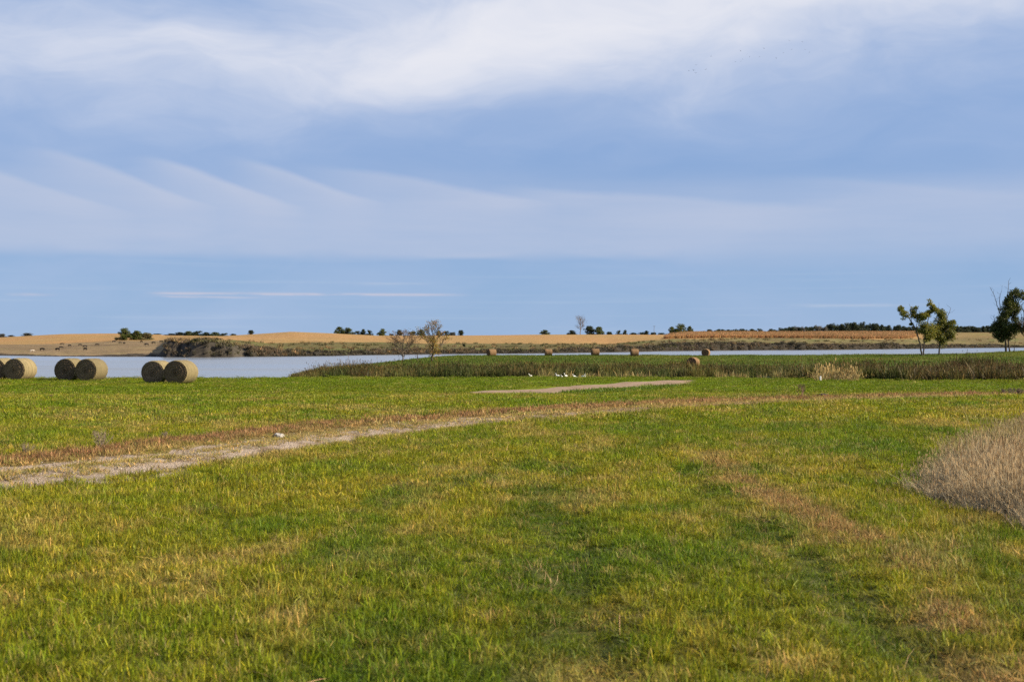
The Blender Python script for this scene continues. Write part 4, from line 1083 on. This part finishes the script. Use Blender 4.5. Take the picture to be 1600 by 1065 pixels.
for i, (px, py) in enumerate(((97, 539), (109, 541.2), (95.5, 544.5), (125, 540.5), (152, 540.5), (133, 543), (133, 547.5), (90, 548), (66, 548), (178, 535), (188, 537), (229, 540.2), (221, 535), (240, 537.5), (252, 535.5), (194, 537.5))):
    X, D, z = hit(px, py, 330)
    o = new_obj('cow', COWM); o.location = (X, D, z-.02); s = random.uniform(.72, .9); o.scale = (s, s, s); o.rotation_euler = (0, 0, random.choice([0, math.pi])+random.uniform(-.7, .7))
    tag(o, 'small black cow grazing on the brown hillside across the lake', 'cow', 'cattle across the lake')
X, D, z = hit(50.5, 550, 330)
o = new_obj('cow', COWW); o.location = (X, D, z-.02); o.scale = (.65,)*3; o.rotation_euler = (0, 0, .4)
tag(o, 'single pale cow low on the brown hillside near the water', 'cow', 'cattle across the lake')

# ------------------------------------------------------------------ water birds, post, stones, weeds
def bird_mesh():
    V = []; Fc = []
    tube(V, Fc, [(-.30, 0, .30), (-.2, 0, .33), (0, 0, .33), (.16, 0, .34), (.24, 0, .42), (.26, 0, .58), (.29, 0, .68), (.36, 0, .69), (.46, 0, .66)],
         [.015, .08, .13, .10, .05, .032, .04, .032, .006], 8)
    for s in (-1, 1): tube(V, Fc, [(0, s*.05, .28), (0.01, s*.05, .14), (0.0, s*.05, 0)], [.022, .014, .014], 4)
    return mesh_np('bird', V, Fc, True)
BIRD = bird_mesh(); BIRD.materials.append(simple_mat('white_plumage', (0.78, 0.77, 0.74), 0.7, 0.06, 9.0))
for i, (px, py, s) in enumerate(((829, 589, 1.0), (871.5, 588.5, 1.1), (878, 589, .8), (884.5, 588, 1.15), (897.5, 588.5, 1.0), (900, 589, .8), (911, 587, 1.1), (914, 588.5, .8))):
    X = (px-800)/F; D = 107.5; X *= D
    z = CAM_Z+(532.5-py-1.5)*D/F; g = max(h1(X, D), WATER)
    D2 = D
    for dd in np.arange(100, 112, .25):                      # where the ray meets the bank
        if CAM_Z+(532.5-py-1.2)*dd/F <= h1((px-800)/F*dd, dd): D2 = dd; break
    X = (px-800)/F*D2
    o = new_obj('bird', BIRD); o.location = (X, D2, h1(X, D2)); o.scale = (s*.5,)*3; o.rotation_euler = (0, 0, random.uniform(0, 6.28))
    tag(o, 'small white waterbird resting at the shallow inlet edge', 'bird', 'white birds at the inlet')
X, D = (995.5-800)/F*170, 170.0
o = new_obj('bird', BIRD); o.location = (X, D, max(h1(X, D), WATER)-.02+.0); o.scale = (1.1,)*3; o.rotation_euler = (0, 0, 2.6)
tag(o, 'taller white wading bird standing among the reeds', 'bird', 'white birds at the inlet')
# marker post
def post():
    D = 94.0; X = (1282-800)/F*D; z = h1(X, D)
    o = bpy.data.objects.new('marker_post', None); COL.objects.link(o); o.location = (X, D, z)
    tag(o, 'short white marker post in front of the cattails', 'post')
    V = []; Fc = []; tube(V, Fc, [(0, 0, -.1), (0, 0, .05), (0, 0, .34)], [.055, .052, .05], 10); new_obj('shaft', mesh_np('shaft', V, Fc, True), simple_mat('white_paint', (0.8, 0.79, 0.76), .6, .08, 6), o)
    V = []; Fc = []; tube(V, Fc, [(0, 0, .34), (0, 0, .385), (0, 0, .40), (0, 0, .405)], [.062, .062, .045, .004], 10); new_obj('cap', mesh_np('cap', V, Fc, True), bpy.data.materials['white_paint'], o)
post()
def rock(px, py, w, label, col, seed, flat=.5, name='rock', cat='rock'):
    X, D, z = hit(px, py)
    bm = bmesh.new(); bmesh.ops.create_icosphere(bm, subdivisions=3, radius=.5); rr = random.Random(seed)
    off = Vector((rr.random()*9, rr.random()*9, 0))
    from mathutils import noise as mn
    for v in bm.verts:
        k = 1+.45*mn.noise(v.co*2.2+off)+.15*mn.noise(v.co*6+off); v.co = Vector((v.co.x*k, v.co.y*k*.8, v.co.z*k*flat))
    me = bpy.data.meshes.new(name); bm.to_mesh(me); bm.free()
    o = new_obj(name, me, simple_mat(name+'_'+str(seed), col, .9, .3, 9)); o.location = (X, D, z+w*.12); o.scale = (w,)*3
    tag(o, label, cat)
rock(436, 682.5, .19, 'pale whitish rock lying beside the gravel track', (0.33, 0.31, 0.28), 3)
rock(1288, 620, .34, 'dark low clod of earth beside the dry twiggy bush', (0.045, 0.034, 0.028), 4, .4, 'earth_clod', 'clod')
TWIG = simple_mat('dry_twig', (0.16, 0.10, 0.065), .9, .3, 20)
TWIG2 = simple_mat('grey_twig', (0.20, 0.155, 0.12), .9, .3, 20)
def weed(px, py, h_px, label, seed, mat, stems=9, spread=.5, name='dry_bush', cat='bush', group=None, D=None):
    if D is None: X, D, z = hit(px, py)
    else: X = (px-800)/F*D; z = h1(X, D)
    H = h_px*D/F; r = random.Random(seed); V = []; Fc = []; tips = []
    for s in range(stems):
        a = r.uniform(0, 6.28); q = r.uniform(.1, 1)*spread
        grow(V, Fc, tips, (r.gauss(0, .05)*H, r.gauss(0, .05)*H, 0), (math.cos(a)*q, math.sin(a)*q, 1), H*.42, .0045*max(1, D/16), 2, r, .55, .2, (2, 4))
    zm = max(v[2] for v in V); k = H/zm; V = [(v[0]*k, v[1]*k, v[2]*k) for v in V]
    o = bpy.data.objects.new(name, None); COL.objects.link(o); o.location = (X, D, z-.01); tag(o, label, cat, group)
    new_obj('stems', mesh_np('stems', V, Fc), mat, o)
    cV = []; cF = []; cC = []
    for t in tips:
        if r.random() < .6: leaves(cV, cF, cC, t*k, H*.05, 3, H*.035, r, [(0.20, 0.13, 0.07), (0.24, 0.17, 0.09), (0.16, 0.10, 0.06)])
    if cV: new_obj('seed_heads', crown_mesh(cV, cF, cC), LEAF, o)['kind'] = 'stuff'
weed(158, 703, 36, 'largest grey-brown dry bush on the rusty verge of the track', 31, TWIG2, 14, .75)
weed(42, 712, 24, 'low dry bush on the track verge at the pale rut end', 32, TWIG2, 10, .8)
weed(258, 688, 16, 'small sparse dry bush further along the rusty verge', 33, TWIG2, 8, .8)
weed(1252, 621, 24, 'leafless reddish twiggy bush standing behind the track near the earth clod', 34, TWIG, 7, .55)
for i, (px, py, hh) in enumerate(((1568, 616, 10), (1580, 617, 12), (1593, 617, 12), (1606, 617, 12))):
    weed(px, py, hh, 'dark brown dead weed clump at the far end of the dry strip', 36+i, TWIG2, 14, 1.3, 'weed_clump', 'weeds', 'dead weeds at the end of the dry strip')
weed(230, 619, 7, 'small dark weed standing on the crest of the meadow', 45, TWIG, 16, 1.0, 'weed_clump', 'weeds')
weed(80, 621.5, 6, 'dark flat weed patch on the crest beyond the track', 46, TWIG, 24, 1.6, 'weed_clump', 'weeds')
# lush green weeds on the near rim of the dirt road
def rim():
    i = rng.integers(150, 225, 300); T = np.gradient(RLf, axis=0); T /= np.linalg.norm(T, axis=1)[:, None]
    P = RLf[i]-np.c_[-T[i, 1], T[i, 0]]*rng.uniform(3.0, 4.6, len(i))[:, None]
    t = np.tile(np.array([0.085, 0.14, 0.014]), (len(P), 1))*rng.uniform(.7, 1.2, (len(P), 1))
    pr = [blades('p', 70, .5, .06, .22, .03, .5, BLADE, .1, .5, 340+q) for q in range(3)]
    scatter('road_rim_weeds', np.c_[P, height(P[:, 0], P[:, 1])-.02], pr, rot_z(len(P)), np.ones((len(P), 3)), t, 'lush dark green weeds along the near rim of the dirt road', 'weeds')
rim()
# utility pole on the skyline
def pole(px, top, D):
    X = (px-800)/F*D; z = h1(X, D); H = CAM_Z+(532.5-top)*D/F-z
    o = bpy.data.objects.new('utility_pole', None); COL.objects.link(o); o.location = (X, D, z)
    tag(o, 'thin utility pole far off between small dark skyline trees', 'pole')
    V = []; Fc = []; tube(V, Fc, [(0, 0, -.3), (0, 0, H/2), (0, 0, H)], [.2, .17, .14], 6); new_obj('shaft', mesh_np('shaft', V, Fc), BARKG, o)
    V = []; Fc = []; tube(V, Fc, [(-1.3, -.2, H*.93), (0, -.2, H*.935), (1.3, -.2, H*.93)], [.09, .09, .09], 4); new_obj('cross_arm', mesh_np('cross_arm', V, Fc), BARKG, o)
pole(1022, 508.5, 1200)
# flock high in the sky
def flyer():
    V = [(0, -.22, 0), (.07, 0, .04), (0, .25, 0), (-.07, 0, .04), (.62, -.06, .22), (.30, .10, .10), (-.62, -.06, .22), (-.30, .10, .10), (0, 0, -.06)]
    Fc = [(0, 1, 8), (0, 8, 3), (2, 8, 1), (2, 3, 8), (0, 3, 2, 1), (1, 4, 5), (3, 7, 6), (1, 5, 2), (3, 2, 7)]
    return mesh_np('flying_bird', V, Fc)
FLY = flyer(); FLY.materials.append(simple_mat('dark_plumage', (0.05, 0.05, 0.055), .8, .2, 9))
r = random.Random(9)
for k in range(24):
    px = r.uniform(1065, 1285); py = 105-(px-1065)*0.16+r.gauss(0, 9); D = r.uniform(480, 620)
    o = new_obj('flying_bird', FLY); o.location = ((px-800)/F*D, D, CAM_Z+(532.5-py)*D/F); s = r.uniform(.7, 1.15); o.scale = (s,)*3
    o.rotation_euler = (r.uniform(-.3, .3), r.uniform(-.5, .5), r.uniform(-.6, .6))
    tag(o, 'tiny dark bird flying in a loose flock high over the lake', 'bird', 'flock over the lake')
